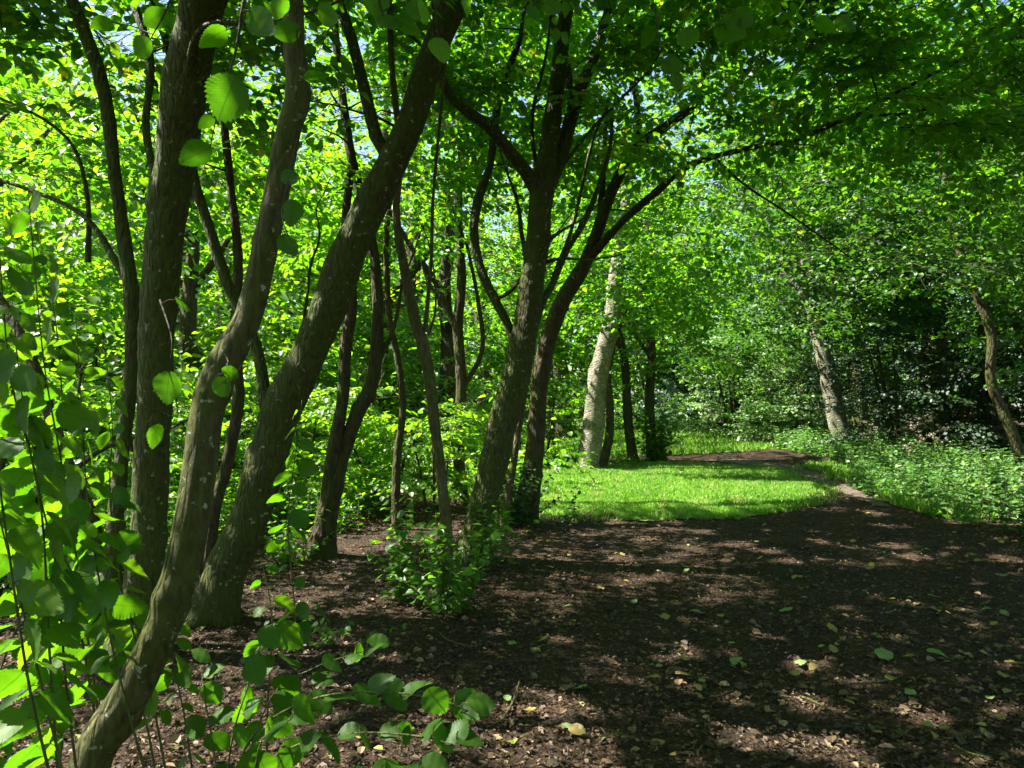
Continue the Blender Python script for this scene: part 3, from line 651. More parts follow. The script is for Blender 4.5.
tree('slender_tree', 'thin pale stem leaning between the forked tree and the rough dark one', [
    [(500, 540, 8.6, 12), (507, 500, 8.6, 10), (514, 460, 8.6, 9), (520, 420, 8.6, 8), (527, 380, 8.6, 7), (536, 330, 8.6, 6)]], [],
    [], M_BARKG, flare=.2)
tree('slender_tree', 'thin mossy stem with a bend standing behind the slim olive one', [
    [(398, 545, 9.0, 14), (396, 500, 9.0, 11), (397, 455, 9.0, 10), (403, 410, 9.0, 9), (398, 360, 9.0, 9), (390, 320, 9.0, 8), (386, 250, 9.0, 7), (392, 180, 9.0, 6)]],
    [], [((-1.6, 9.3, 4.6), (1.2, 1.3, 1.5), 60)], M_BARKR, bottom=bot_l, flare=.3)
tree('broadleaf_tree', 'dark upright trunk seen behind the gap beside the forked tree', [
    [(462, 510, 11.5, 20), (459, 470, 11.5, 15), (460, 420, 11.5, 14), (462, 380, 11.5, 14), (458, 330, 11.5, 13), (461, 280, 11.5, 12), (458, 200, 11.5, 10), (465, 120, 11.5, 9)],
    ],
    [[(462, 390, 11.5, 7), (482, 350, 11.5, 6), (478, 300, 11.5, 5), (468, 250, 11.5, 4)],
     [(458, 330, 11.5, 8), (442, 300, 11.5, 7), (430, 285, 11.5, 5)]],
    [((-1.0, 12, 6.0), (2.2, 2.2, 2.8), 220)], M_BARKR, bottom=bot_l)

# upper thin limbs hanging in front with big near leaves belong to the pale curved tree
def strand_leaves(tree, base, strands, mat=M_LEAFN, stem=M_STEM, tint=.5, name='foliage'):
    """strands: (points [(px,py,Y)...], radius, leaves [(px,py,Y,size,screen angle, facing)...])"""
    mb, tb = MB(), MB()
    for pts, r, lvs in strands:
        P = np.array([at(*p) for p in pts]); tb.tube(P, np.linspace(r, r * .45, len(P)), 6, step=.04)
        Pd, _ = resample(P, np.ones(len(P)), .02)
        for (px, py, Yd, s, ang, tilt) in lvs:
            b = at(px, py, Yd); a = math.radians(ang)
            d = np.array([math.cos(a), rng.normal(0, .3), math.sin(a)])
            n = unit(np.array([rng.normal(-.3, .3), 0.9 * tilt * (1 if name == 'foliage' and tint > .4 else -.6), 0.8]))
            q = Pd[np.argmin(np.linalg.norm(Pd - b, axis=1))]
            tb.tube(np.array([q, (q + b) / 2 + [0, 0, .006], b]), [.0015] * 3, 4)
            pr = NEARP[rng.integers(len(NEARP))]
            mb.leaves(b[None], unit(d)[None], n[None], np.array([s]), pr, np.array([np.clip(rng.normal(tint, .12), 0, .93)]))
    o = link(name, mb.mesh(name, mat, base, smooth=True, uv=True), tree)
    link('stem', tb.mesh('stem', stem, base, smooth=True), tree)
    return o
B = [o for o in COL.objects if o.get('label', '').startswith('pale grey smooth')][0]
bl = np.array(B.location)
hang = [
    ([(262, -60, 1.75), (244, 0, 1.72), (236, 50, 1.7), (222, 95, 1.7)], .0028, [(236, 78, 1.68, .105, -118, .9), (226, 30, 1.7, .07, 200, .5), (250, 10, 1.7, .08, -50, .6), (210, 148, 1.72, .075, -155, .9), (214, 118, 1.75, .04, 190, .6)]),
    ([(300, -50, 2.1), (296, 20, 2.1), (300, 60, 2.1)], .0025, [(304, 78, 2.05, .062, 22, .2), (300, 30, 2.1, .075, -160, .7), (318, 10, 2.1, .08, -25, .7), (283, -5, 2.1, .07, -120, .5)]),
    ([(430, -60, 1.65), (434, 0, 1.65), (438, 35, 1.65)], .002, [(438, 38, 1.65, .058, -88, 1), (425, 5, 1.65, .055, -110, .8)]),
    ([(385, -60, 1.9), (378, -10, 1.9), (386, 25, 1.9)], .0022, [(376, -15, 1.9, .085, -100, .9), (384, 15, 1.9, .075, -65, .8), (395, 20, 1.9, .075, -20, .7), (410, 0, 1.9, .07, -60, .9)]),
    ([(178, -60, 2.1), (170, 0, 2.1), (150, 40, 2.1)], .0022, [(165, 10, 2.1, .07, -150, .6), (150, 40, 2.1, .07, -120, .8), (112, 22, 2.2, .06, -160, .6)]),
    ([(297, 140, 2.75), (288, 180, 2.5), (282, 215, 2.4), (290, 240, 2.35)], .002, [(284, 170, 2.5, .07, -60, .7), (292, 200, 2.4, .085, -95, .9), (282, 235, 2.35, .075, -70, .8)]),
    ([(222, 350, 2.7), (228, 362, 2.5), (222, 374, 2.45)], .002, [(222, 370, 2.45, .06, -10, .6), (216, 378, 2.45, .07, -60, .5)]),
    ([(160, 300, 2.3), (172, 340, 2.2), (168, 372, 2.2)], .002, [(170, 372, 2.2, .095, -98, .8), (160, 425, 2.3, .07, -130, .6), (176, 300, 2.3, .07, -20, .6)]),
    ([(700, -60, 2.0), (716, 0, 2.0), (726, 30, 2.0)], .002, [(716, 25, 2.0, .085, -15, .7), (700, 35, 2.0, .07, -160, .7), (735, 10, 2.0, .06, -40, .5)]),
    ([(640, -60, 2.6), (655, 10, 2.6), (662, 60, 2.6)], .002, [(662, 62, 2.6, .075, -25, .9), (655, 30, 2.6, .07, -150, .8), (676, 72, 2.6, .06, -90, 1.0)]),
    ([(800, -60, 2.4), (806, -10, 2.4), (815, 20, 2.4)], .002, [(815, 20, 2.4, .08, -20, .4), (806, 0, 2.4, .08, -150, .4), (840, 15, 2.4, .07, -60, .4)]),
    ([(560, -60, 2.3), (540, -10, 2.3), (530, 15, 2.3)], .002, [(534, 5, 2.3, .06, -100, .7), (545, 0, 2.3, .06, -40, .7)]),
    ([(475, -60, 2.1), (470, -20, 2.1), (468, 0, 2.1)], .002, [(468, -5, 2.1, .07, -100, .8)]),
]
def hang_parts():
    for st_ in hang:
        o_ = strand_leaves(B, bl, [(st_[0], st_[1] * 1.6, st_[2])], stem=M_TWIG, tint=.41)
        tw_ = [c for c in B.children if c.name.startswith('stem')][-1]
        tw_.name = 'hanging_twig'; o_.parent = tw_
hang_parts()

# shoots by the left edge ------------------------------------------------
BOWPX = np.array([(70, 812), (92, 756), (132, 690), (165, 625), (188, 550), (200, 470)], float)
def on_bow(p):
    d = p - CAM; px = 512 + F * d[0] / d[1]; py = 402 - F * d[2] / d[1]
    return 470 < py < 790 and abs(px - np.interp(py, BOWPX[::-1, 1], BOWPX[::-1, 0])) < 44 and d[1] < 2.85
def shoot(name, label, pts, n_, size_, group=None, start=.22, tint=.55, rad=.005, cat='young shoot', roots=True, jitter=.4):
    n = int(n_ * 2.4); size = size_ * 1.12
    P = np.array([at(*p) for p in pts])
    if roots and P[0][2] > 0: P = np.vstack([[P[0][0] + .05, P[0][1], float(hgt(P[0][0], P[0][1])) - .02], P])
    base = P[0].copy(); root = empty(name, base, label, cat, group)
    Pd, _ = resample(P, np.ones(len(P)), .03); tb, mb = MB(), MB()
    tb.tube(Pd, np.linspace(rad, rad * .3, len(Pd)), 7)
    for k in range(n):
        t = start + (1 - start) * (k + rng.uniform(-.2, .2)) / (n - 1); i = int(np.clip(t, 0, 1) * (len(Pd) - 2)); p = Pd[i]; d = unit(Pd[i + 1] - Pd[i])
        sg = 1 if k % 2 else -1
        a = rng.uniform(-.6, .6) + (0 if sg > 0 else math.pi); sd = np.array([math.cos(a), math.sin(a) * .9, 0])
        ld = unit(sd * .8 + d * .1 + [0, 0, rng.uniform(-1.1, -.15)])
        pet = p + (sd * .8 + d * .5) * .022
        if on_bow(pet + ld * .04): continue
        nrm = unit(np.array([rng.normal(-.45, jitter), rng.uniform(-.35, 1.2), .7]))
        s = size * (rng.uniform(.55, 1.2)) * (1 if t < .85 else .7)
        tb.tube(np.array([p, (p + pet) / 2 + [0, 0, .003], pet]), [.0013] * 3, 4)
        mb.leaves(pet[None], ld[None], nrm[None], np.array([s]), NEARP[rng.integers(len(NEARP))], np.array([np.clip(rng.normal(tint, .13), 0, .93)]))
    link('stem', tb.mesh('stem', M_STEM, base, smooth=True), root)
    link('foliage', mb.mesh('foliage', M_LEAFN, base, smooth=True, uv=True), root)
    return root
SG = 'leafy shoots standing in front of the trunks'
shoot('young_shoot', 'tall leafy shoot closest to the picture edge, its tip above all the others', [(60, 800, 2.2), (50, 660, 2.15), (40, 500, 2.1), (12, 385, 2.1), (3, 300, 2.1), (-3, 210, 2.1)], 17, .10, SG)
shoot('young_shoot', 'dark stemmed leafy shoot slanting left across the bottom corner', [(80, 800, 2.3), (66, 683, 2.25), (56, 567, 2.2), (34, 471, 2.15), (20, 380, 2.15), (12, 300, 2.15)], 16, .092, SG)
shoot('young_shoot', 'slim leafy shoot curving upright with paired broad leaves at mid height', [(110, 800, 3.1), (88, 640, 2.9), (66, 490, 2.4), (45, 370, 2.4), (34, 260, 2.4), (28, 190, 2.4)], 17, .092, SG)
shoot('young_shoot', 'short leafy shoot leaning out past the bottom left corner', [(66, 800, 2.0), (45, 700, 2.0), (20, 600, 2.0), (0, 520, 2.0), (-20, 440, 2.0)], 10, .095, SG)
shoot('young_shoot', 'long leafy shoot just left of the thick dark trunk', [(150, 790, 2.7), (121, 683, 2.65), (103, 600, 2.6), (88, 506, 2.6), (81, 400, 2.6), (76, 320, 2.6)], 16, .09, SG)
shoot('young_shoot', 'leafy shoot whose leaves hang over the foot of the thick dark trunk', [(170, 790, 2.9), (150, 690, 2.9), (122, 590, 2.85), (110, 500, 2.8), (112, 420, 2.8), (104, 350, 2.8)], 15, .088, SG)
shoot('young_shoot', 'low leafy shoot arching up from below the bottom left corner', [(-20, 800, 2.2), (-8, 700, 2.2), (20, 620, 2.2), (50, 560, 2.2), (66, 540, 2.2)], 9, .09, SG)
shoot('young_shoot', 'small bright shoot at the very bottom below the tall ones', [(50, 830, 2.3), (62, 740, 2.3), (50, 690, 2.3), (42, 650, 2.3)], 8, .08, SG)
shoot('young_shoot', 'pale thin shoot with small leaves between the bow trunk and the dark shrub', [(196, 800, 3.0), (185, 720, 3.0), (172, 650, 3.0), (178, 610, 3.0)], 8, .075, SG)
shoot('young_shoot', 'upright thin shoot crossing in front of the stout leaning trunk foot', [(300, 690, 3.6), (294, 600, 3.6), (288, 520, 3.6), (296, 450, 3.6), (302, 400, 3.6)], 9, .085, SG, start=.3)
shoot('young_shoot', 'leafy shoot with the largest leaves leaning over the left picture edge', [(60, 830, 1.9), (30, 690, 1.85), (10, 560, 1.8), (-8, 420, 1.8), (-14, 300, 1.8)], 12, .095, SG)
shoot('young_shoot', 'leafy shoot arching between the picture edge and the reddish stem', [(110, 800, 2.9), (82, 640, 2.9), (60, 520, 2.9), (62, 400, 2.9), (52, 300, 2.9), (30, 230, 2.9)], 17, .095, SG)
shoot('young_shoot', 'straggling leafy shoot in front of the reddish crooked stem', [(160, 800, 3.1), (140, 700, 3.1), (96, 600, 3.1), (72, 540, 3.1), (50, 450, 3.1), (10, 380, 3.1)], 17, .09, SG)
shoot('young_shoot', 'thin leafy shoot rising out of the top of the low dark shrub', [(268, 770, 2.5), (268, 700, 2.5), (272, 620, 2.5), (262, 560, 2.5)], 5, .085, SG, start=.5)

# low dark shrub at the bottom
sb = at(225, 830, 2.35); sb[2] = float(hgt(sb[0], sb[1]))
shrub = empty('shrub', sb, 'low shrub with broad round dark green leaves spreading right along the bottom', 'shrub')
strands = []
def auto(pts, r, n, s, t0=.15):
    P = np.array(pts, float); lv = []
    for k in range(n):
        t = t0 + (1 - t0) * k / (n - 1) * .999; i = t * (len(P) - 1); a = int(i); p = P[a] + (P[min(a + 1, len(P) - 1)] - P[a]) * (i - a); sg = 1 if k % 2 else -1
        lv.append((p[0] + rng.normal(0, 4), p[1] - 4 + sg * 5, p[2] + rng.normal(0, .03), s * rng.uniform(.8, 1.15), (rng.uniform(-75, -20) if sg < 0 else rng.uniform(5, 60)) if k < n - 1 else -10, rng.uniform(.3, 1.0)))
    strands.append((pts, r, lv))
auto([(222, 830, 2.35), (250, 740, 2.3), (310, 700, 2.2), (380, 692, 2.15), (440, 700, 2.1), (470, 712, 2.1)], .004, 15, .088)
auto([(222, 830, 2.35), (270, 760, 2.2), (340, 735, 2.1), (410, 735, 2.05), (455, 745, 2.0)], .004, 13, .085)
auto([(222, 830, 2.35), (232, 740, 2.4), (250, 680, 2.4), (262, 640, 2.4)], .0035, 9, .085)
auto([(225, 830, 2.35), (300, 790, 2.1), (370, 775, 2.0), (420, 770, 1.95)], .0035, 9, .085)
auto([(222, 830, 2.35), (270, 700, 2.4), (310, 670, 2.45), (350, 655, 2.5), (372, 650, 2.5)], .003, 9, .075)
auto([(222, 830, 2.35), (215, 760, 2.4), (205, 700, 2.45), (200, 660, 2.5)], .003, 7, .08)
auto([(222, 830, 2.35), (250, 790, 2.2), (262, 740, 2.15), (290, 720, 2.1), (300, 700, 2.1)], .003, 8, .085)
strand_leaves(shrub, sb, strands, tint=.36)

# leafy skirts of shoots at trunk feet ------------------------------------
def skirt(name, label, x, y, n, hh, rr, leaf, cat='suckers', group=None, tint=.45, tall=None, mat=M_LEAF):
    b = np.array([x, y, float(hgt(x, y))]); root = empty(name, b, label, cat, group); tb, mb = MB(), MB()
    P, D, N, S = [], [], [], []
    for k in range(n):
        a = rng.uniform(0, 6.28); r = rr * rng.uniform(.1, 1); h = hh * rng.uniform(.35, 1); p0 = b + [math.cos(a) * r * .35, math.sin(a) * r * .35, -.01]
        p1 = p0 + [math.cos(a) * r * .6, math.sin(a) * r * .6, h * .6]; p2 = p0 + [math.cos(a) * r * 1.15, math.sin(a) * r * 1.15, h]
        Q, _ = resample([p0, p1, p2], [1, 1, 1], .035); tb.tube(Q, np.linspace(.003, .0012, len(Q)), 4)
        for i in range(2, len(Q)):
            d = unit(Q[i] - Q[i - 1]); aa = rng.uniform(0, 6.28); sd = np.array([math.cos(aa), math.sin(aa), 0])
            P.append(Q[i] + sd * .012); D.append(unit(sd + d * .3 + [0, 0, rng.uniform(-.8, .1)])); N.append(unit([rng.normal(0, .5), rng.normal(-.3, .5), 1])); S.append(leaf * rng.uniform(.6, 1.2))
    P, D, N, S = map(np.array, (P, D, N, S)); t = np.clip(rng.normal(tint, .2, len(P)), 0, .93)
    mb.leaves(P, D, N, S, P_M, t)
    link('stem', tb.mesh('stem', M_STEM, b, smooth=True), root)['kind'] = 'stuff'
    link('foliage', mb.mesh('foliage', mat, b, smooth=True), root); return root
skirt('basal_shoots', 'skirt of small leafy shoots round the foot of the slim olive stem', at(450, 610, 5.5)[0] , 5.42, 26, .75, .30, .066, tint=.45)
skirt('basal_shoots', 'taller leafy shoots left of the slim olive stem foot', at(402, 590, 5.7)[0], 5.7, 12, .85, .24, .075, tint=.5)
skirt('basal_shoots', 'small leafy shoots in front of the forked tree foot', at(492, 580, 6.9)[0], 6.85, 13, .75, .26, .055, tint=.35)
skirt('ivy_clump', 'dark ivy and shoots wrapping the foot of the rough dark tree', at(515, 530, 9.5)[0], 9.45, 60, .8, .40, .06, cat='ivy', tint=.25, mat=M_LEAFD)
skirt('seedling', 'lone thin seedling standing at the near lawn edge', at(572, 520, 9.9)[0], 9.9, 3, .55, .08, .06, cat='seedling', tint=.2, mat=M_LEAFD)
skirt('basal_shoots', 'leaf clump at the foot of the twin stemmed tree', at(285, 580, 7.2)[0], 7.2, 22, .5, .35, .06, tint=.5)
skirt('basal_shoots', 'sparse low shoots on the mulch near the stout trunk foot', at(335, 640, 4.8)[0], 4.8, 12, .18, .35, .045, tint=.35)

# ------------------------------------------------------------------ lit trees along and beyond the lawn
def wtree(name, label, x, y, h, lean, r0, ells, mat, group=None, lmat=None, cat='tree', bottom=None, sprays=SPRAYS_F, scale=1.0, tintmu=.5, limbs=3, far=True, r1=None, bend=0.0, wig=.06):
    n = 7; P = [np.array([x, y, 0.0])]
    for i in range(1, n + 1):
        t = i / n; P.append(np.array([x + lean[0] * t + bend * math.sin(t * 3.1) + rng.normal(0, wig), y + lean[1] * t + rng.normal(0, wig), h * t]))
    P = np.array(P); R = np.linspace(r0, r1 or r0 * .35, len(P))
    stems = [(P, R)]
    for k in range(limbs):
        i = rng.integers(3, 6); a = rng.uniform(0, 6.28); L = rng.uniform(.25, .4) * h
        Q = np.array([P[i], P[i] + [math.cos(a) * L * .4, math.sin(a) * L * .4, L * .45], P[i] + [math.cos(a) * L * .8, math.sin(a) * L * .8, L]]); stems.append((Q, np.array([R[i] * .6, R[i] * .4, R[i] * .2])))
    return tree(name, label, stems, [], ells, mat, cat=cat, bottom=bottom, group=group, sides=12, ext=False, flare=.3, mat_=None) if False else \
        _w(name, label, stems, ells, mat, cat, bottom, group, sprays, scale, lmat, tintmu, far)
def _w(name, label, stems, ells, mat, cat, bottom, group, sprays, scale, lmat, tintmu, far):
    P0 = stems[0][0][0]; base = np.array([P0[0], P0[1], float(hgt(P0[0], P0[1]))]); root = empty(name, base, label, cat, group)
    sk, sr = [], []; tr = MB()
    for q, (P, R) in enumerate(stems):
        P = P.copy()
        if q == 0: P[0, 2] = -.12
        Pd, Rd = resample(P, R, .12); tr.tube(Pd, Rd, 12, rough=.14, flare=.35 if q == 0 else 0); m = Pd[:, 2] > .8; sk.append(Pd[m][::2]); sr.append(Rd[m][::2])
    link('trunk', tr.mesh('trunk', mat, base, smooth=True), root)
    if ells: grow(root, base, np.vstack(sk), np.concatenate(sr), ells, bottom, sprays=sprays, scale=scale, mat=lmat or M_LEAF, tintmu=tintmu, far=far)
    return root

X_ = lambda px, Yd: (px - 512) / F * Yd
wtree('birch_tree', 'white barked birch at the left end of the sunlit lawn', X_(586, 16.8), 16.8, 7.5, (1.15, 0), .25, [((2.3, 16.2, 5.2), (2.6, 2.2, 2.9), 250), ((2.2, 15.2, 4.3), (2.0, .8, 1.5), 150)], M_BIRCH, bottom=lambda x, y: 2.85 + 0 * x, sprays=SPRAYS, scale=1.3, r1=.10, wig=.04, limbs=0)
wtree('broadleaf_tree', 'short dark crooked stem half hidden behind the white birch', X_(600, 17.6), 17.6, 5, (.5, 0), .11, [((2.4, 18.2, 5), (1.3, 1.3, 1.3), 40)], M_BARKR, limbs=1)
wtree('broadleaf_tree', 'thin dark tree in the shade line, first one right of the birch', X_(634, 19.2), 19.2, 6, (-.65, 0), .13, [((2.8, 19.0, 4.9), (2.2, 2.0, 2.8), 130)], M_BARKR, bottom=lambda x, y: 2.1 + 0 * x, limbs=2, r1=.06, sprays=SPRAYS, scale=1.4, wig=.03)
wtree('broadleaf_tree', 'thin ivy footed tree standing second right of the birch', X_(652, 19.4), 19.4, 6, (-.1, 0), .14, [((4.4, 19.6, 4.9), (2.4, 2.0, 2.8), 150)], M_BARKR, bottom=lambda x, y: 2.1 + 0 * x, limbs=2, r1=.06, sprays=SPRAYS, scale=1.4, wig=.03)
skirt('ivy_clump', 'bushy ivy clump round the feet of the two thin lawn trees', X_(656, 19.3), 19.2, 34, 1.5, .5, .10, cat='ivy', tint=.5, mat=M_LEAF)

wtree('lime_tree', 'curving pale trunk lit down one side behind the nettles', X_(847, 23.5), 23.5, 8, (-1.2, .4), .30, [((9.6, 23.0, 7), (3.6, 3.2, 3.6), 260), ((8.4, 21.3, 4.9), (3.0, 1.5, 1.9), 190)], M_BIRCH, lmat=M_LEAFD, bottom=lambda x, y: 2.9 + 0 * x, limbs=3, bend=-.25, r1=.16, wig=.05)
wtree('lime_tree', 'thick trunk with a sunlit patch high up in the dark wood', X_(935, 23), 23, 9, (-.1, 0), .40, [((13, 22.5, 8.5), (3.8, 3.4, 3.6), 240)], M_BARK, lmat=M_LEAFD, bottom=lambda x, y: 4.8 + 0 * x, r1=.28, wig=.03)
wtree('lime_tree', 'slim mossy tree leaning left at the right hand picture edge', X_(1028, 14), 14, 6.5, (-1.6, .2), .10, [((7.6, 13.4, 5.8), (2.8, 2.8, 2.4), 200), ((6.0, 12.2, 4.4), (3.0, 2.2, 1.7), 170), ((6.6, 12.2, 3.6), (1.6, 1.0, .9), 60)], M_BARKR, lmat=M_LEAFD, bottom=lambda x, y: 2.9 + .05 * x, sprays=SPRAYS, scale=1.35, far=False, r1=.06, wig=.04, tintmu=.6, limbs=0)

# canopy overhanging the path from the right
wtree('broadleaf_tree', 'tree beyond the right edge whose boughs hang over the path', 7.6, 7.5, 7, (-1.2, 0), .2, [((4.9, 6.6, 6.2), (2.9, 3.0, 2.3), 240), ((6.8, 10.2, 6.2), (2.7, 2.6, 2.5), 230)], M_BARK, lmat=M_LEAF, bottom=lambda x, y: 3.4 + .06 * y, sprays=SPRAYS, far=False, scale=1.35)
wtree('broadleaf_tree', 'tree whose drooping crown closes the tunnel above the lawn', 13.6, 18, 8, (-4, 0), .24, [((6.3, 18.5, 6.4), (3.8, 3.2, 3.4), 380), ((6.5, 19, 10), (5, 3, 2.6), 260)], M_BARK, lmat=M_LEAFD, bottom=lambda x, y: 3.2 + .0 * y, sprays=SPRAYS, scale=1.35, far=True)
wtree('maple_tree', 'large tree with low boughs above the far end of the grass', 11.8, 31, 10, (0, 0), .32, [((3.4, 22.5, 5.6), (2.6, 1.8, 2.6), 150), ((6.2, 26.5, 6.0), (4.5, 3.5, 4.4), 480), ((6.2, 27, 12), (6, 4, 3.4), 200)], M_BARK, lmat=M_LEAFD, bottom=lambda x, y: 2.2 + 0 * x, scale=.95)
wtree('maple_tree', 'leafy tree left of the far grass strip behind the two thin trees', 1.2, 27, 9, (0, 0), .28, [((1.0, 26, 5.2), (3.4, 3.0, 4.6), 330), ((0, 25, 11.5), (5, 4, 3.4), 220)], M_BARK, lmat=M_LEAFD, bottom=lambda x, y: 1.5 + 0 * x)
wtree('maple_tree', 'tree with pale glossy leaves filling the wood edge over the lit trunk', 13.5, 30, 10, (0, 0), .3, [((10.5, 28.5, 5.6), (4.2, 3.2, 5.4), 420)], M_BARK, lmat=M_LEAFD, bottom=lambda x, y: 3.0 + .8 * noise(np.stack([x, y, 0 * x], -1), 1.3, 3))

# bushes and backdrop ------------------------------------------------------
def bush(name, label, x, y, r, h, n, lmat, group=None, sprays=SPRAYS_F, scale=.7, tint=.5, cat='bush', far=True):
    st = []
    for k in range(4):
        a = rng.uniform(0, 6.28); Q = np.array([[x + .1 * math.cos(a), y + .1 * math.sin(a), 0], [x + r * .3 * math.cos(a), y + r * .3 * math.sin(a), h * .4], [x + r * .5 * math.cos(a), y + r * .5 * math.sin(a), h * .75]])
        st.append((Q, np.array([.035, .025, .012]) * (h / 2.5)))
    P0 = st[0][0][0]; base = np.array([x, y, float(hgt(x, y))]); root = empty(name, base, label, cat, group); tr = MB(); sk = []; sr = []
    for P, R in st:
        P[0, 2] = -.05; Pd, Rd = resample(P, R, .12); tr.tube(Pd, Rd, 7, rough=.1); sk.append(Pd[1::2]); sr.append(Rd[1::2])
    link('stem', tr.mesh('stem', M_BARKR, base, smooth=True), root)
    grow(root, base, np.vstack(sk), np.concatenate(sr), [((x, y, h * .5), (r, r, h * .55), n)], lambda a, b: .12 + 0 * a, sprays=sprays, scale=scale, mat=lmat, tintmu=tint, far=far, twdist=12)
    return root
# understorey left of the row (sunlit, seen between the trunks)
UG = 'sunlit shrubs between and behind the trunks'
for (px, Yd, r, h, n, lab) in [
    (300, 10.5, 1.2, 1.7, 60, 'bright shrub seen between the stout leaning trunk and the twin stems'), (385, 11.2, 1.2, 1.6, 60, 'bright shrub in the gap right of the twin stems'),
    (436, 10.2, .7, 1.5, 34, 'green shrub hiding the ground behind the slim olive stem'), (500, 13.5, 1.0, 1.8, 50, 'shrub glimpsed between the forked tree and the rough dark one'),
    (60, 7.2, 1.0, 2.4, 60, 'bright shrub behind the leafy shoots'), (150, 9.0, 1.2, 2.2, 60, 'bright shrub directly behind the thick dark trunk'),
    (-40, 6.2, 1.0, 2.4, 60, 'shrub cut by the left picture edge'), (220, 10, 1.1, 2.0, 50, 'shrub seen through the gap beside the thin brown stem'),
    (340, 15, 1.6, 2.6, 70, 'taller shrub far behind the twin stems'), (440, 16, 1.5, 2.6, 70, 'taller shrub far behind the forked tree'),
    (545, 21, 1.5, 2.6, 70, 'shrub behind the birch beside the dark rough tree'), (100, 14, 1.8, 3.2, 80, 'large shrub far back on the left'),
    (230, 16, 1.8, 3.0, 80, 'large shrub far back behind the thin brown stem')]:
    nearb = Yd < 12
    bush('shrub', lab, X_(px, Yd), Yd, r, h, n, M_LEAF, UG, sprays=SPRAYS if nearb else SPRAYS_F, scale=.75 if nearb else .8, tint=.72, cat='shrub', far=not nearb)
bush('conifer_bush', 'blue grey bush glimpsed through the leaves far left', X_(70, 24), 24, 3.0, 5.6, 160, M_SILV, scale=.7)
bush('conifer_bush', 'blue grey bush glimpsed between the trunks near the middle', X_(330, 26), 26, 3.0, 4.6, 160, M_SILV, scale=.7)
bush('conifer_bush', 'bluish grey bush beside the far bright grass', X_(690, 36), 36, 1.5, 2.6, 60, M_SILV, scale=.7)
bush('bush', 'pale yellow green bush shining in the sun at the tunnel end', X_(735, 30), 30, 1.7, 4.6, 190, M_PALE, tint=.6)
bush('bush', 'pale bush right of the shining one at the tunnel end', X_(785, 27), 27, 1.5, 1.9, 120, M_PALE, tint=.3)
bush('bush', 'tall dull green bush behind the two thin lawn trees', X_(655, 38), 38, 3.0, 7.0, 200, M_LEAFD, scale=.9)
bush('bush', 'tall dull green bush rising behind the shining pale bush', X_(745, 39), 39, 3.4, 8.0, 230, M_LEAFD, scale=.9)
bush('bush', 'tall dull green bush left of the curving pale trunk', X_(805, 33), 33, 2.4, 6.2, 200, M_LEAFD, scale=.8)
bush('bush', 'small ragged bush at the left side of the far grass', X_(672, 31), 31, 1.1, 2.0, 50, M_LEAFD, scale=.6)
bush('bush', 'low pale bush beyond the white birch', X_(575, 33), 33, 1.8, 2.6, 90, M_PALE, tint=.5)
EG = 'dark evergreen bushes under the wood edge'
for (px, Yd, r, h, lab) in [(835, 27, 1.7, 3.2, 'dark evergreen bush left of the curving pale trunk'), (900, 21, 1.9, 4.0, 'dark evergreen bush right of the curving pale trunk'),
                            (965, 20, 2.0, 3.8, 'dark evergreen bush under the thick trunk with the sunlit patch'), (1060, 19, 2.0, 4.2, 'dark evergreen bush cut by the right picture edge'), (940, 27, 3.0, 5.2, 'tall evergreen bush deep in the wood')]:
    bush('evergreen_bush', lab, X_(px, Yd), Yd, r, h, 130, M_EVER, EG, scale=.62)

# backdrop wood: trees in a loose ring
BG = 'trees of the surrounding wood'
back = [(-3.5, 20, 8, 'wood tree standing behind the taller shrubs'), (-7.5, 17, 8, 'wood tree behind the thick dark trunk crown'), (-12, 16, 9, 'wood tree far out on the left'),
        (-9, 24, 10, 'wood tree behind the blue grey bush on the left'), (-4, 28, 10, 'wood tree above the middle blue grey bush'), (0, 36, 11, 'wood tree straight ahead beyond the birch'),
        (4, 42, 12, 'wood tree closing the view past the tunnel'), (9, 40, 12, 'wood tree behind the shining pale bush'), (15, 34, 12, 'wood tree behind the evergreen bushes'), (-1.6, 18.5, 8.5, 'wood tree in the gap left of the white birch'), (2.2, 31, 10, 'wood tree rising behind the two thin lawn trees'), (-3.2, 25, 8, 'wood tree between the two blue grey bushes'), (-1.2, 34, 9, 'wood tree far behind the forked tree'), (-11, 12, 8.5, 'wood tree on the left behind the leafy shoots'),
        (15.5, 25, 11, 'wood tree right of the thick wood trunk'), (20, 27, 12, 'wood tree deep in the right hand wood'), (13, 15.5, 9, 'wood tree right of the nettle bed'),
        (17, 19, 11, 'wood tree past the right picture edge'), (-15, 30, 12, 'tall wood tree at far left'), (-18, 22, 11, 'wood tree at the far left edge'),
        (-9, 40, 13, 'tallest wood tree in the far middle'), (-20, 38, 13, 'tall wood tree in the far left distance'), (22, 40, 14, 'tall wood tree in the far right distance'),
        (-5.5, 13.5, 7, 'smaller wood tree behind the twin stemmed tree'), (-8.5, 11, 7.5, 'smaller wood tree left of the reddish crooked stem')]
for (x, y, h, lab) in back:
    h = h * 1.35 if y >= 20 else h; rr = h * .34; left = x < -2 and y < 30
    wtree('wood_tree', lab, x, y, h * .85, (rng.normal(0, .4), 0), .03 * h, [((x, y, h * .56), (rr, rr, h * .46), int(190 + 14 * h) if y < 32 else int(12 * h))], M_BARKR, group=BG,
          lmat=M_LEAF if x < 6 else M_LEAFD, bottom=lambda a, b: .8 + 0 * a, tintmu=.7 if left else .5, scale=1.0 if y < 32 else 1.5, limbs=3)
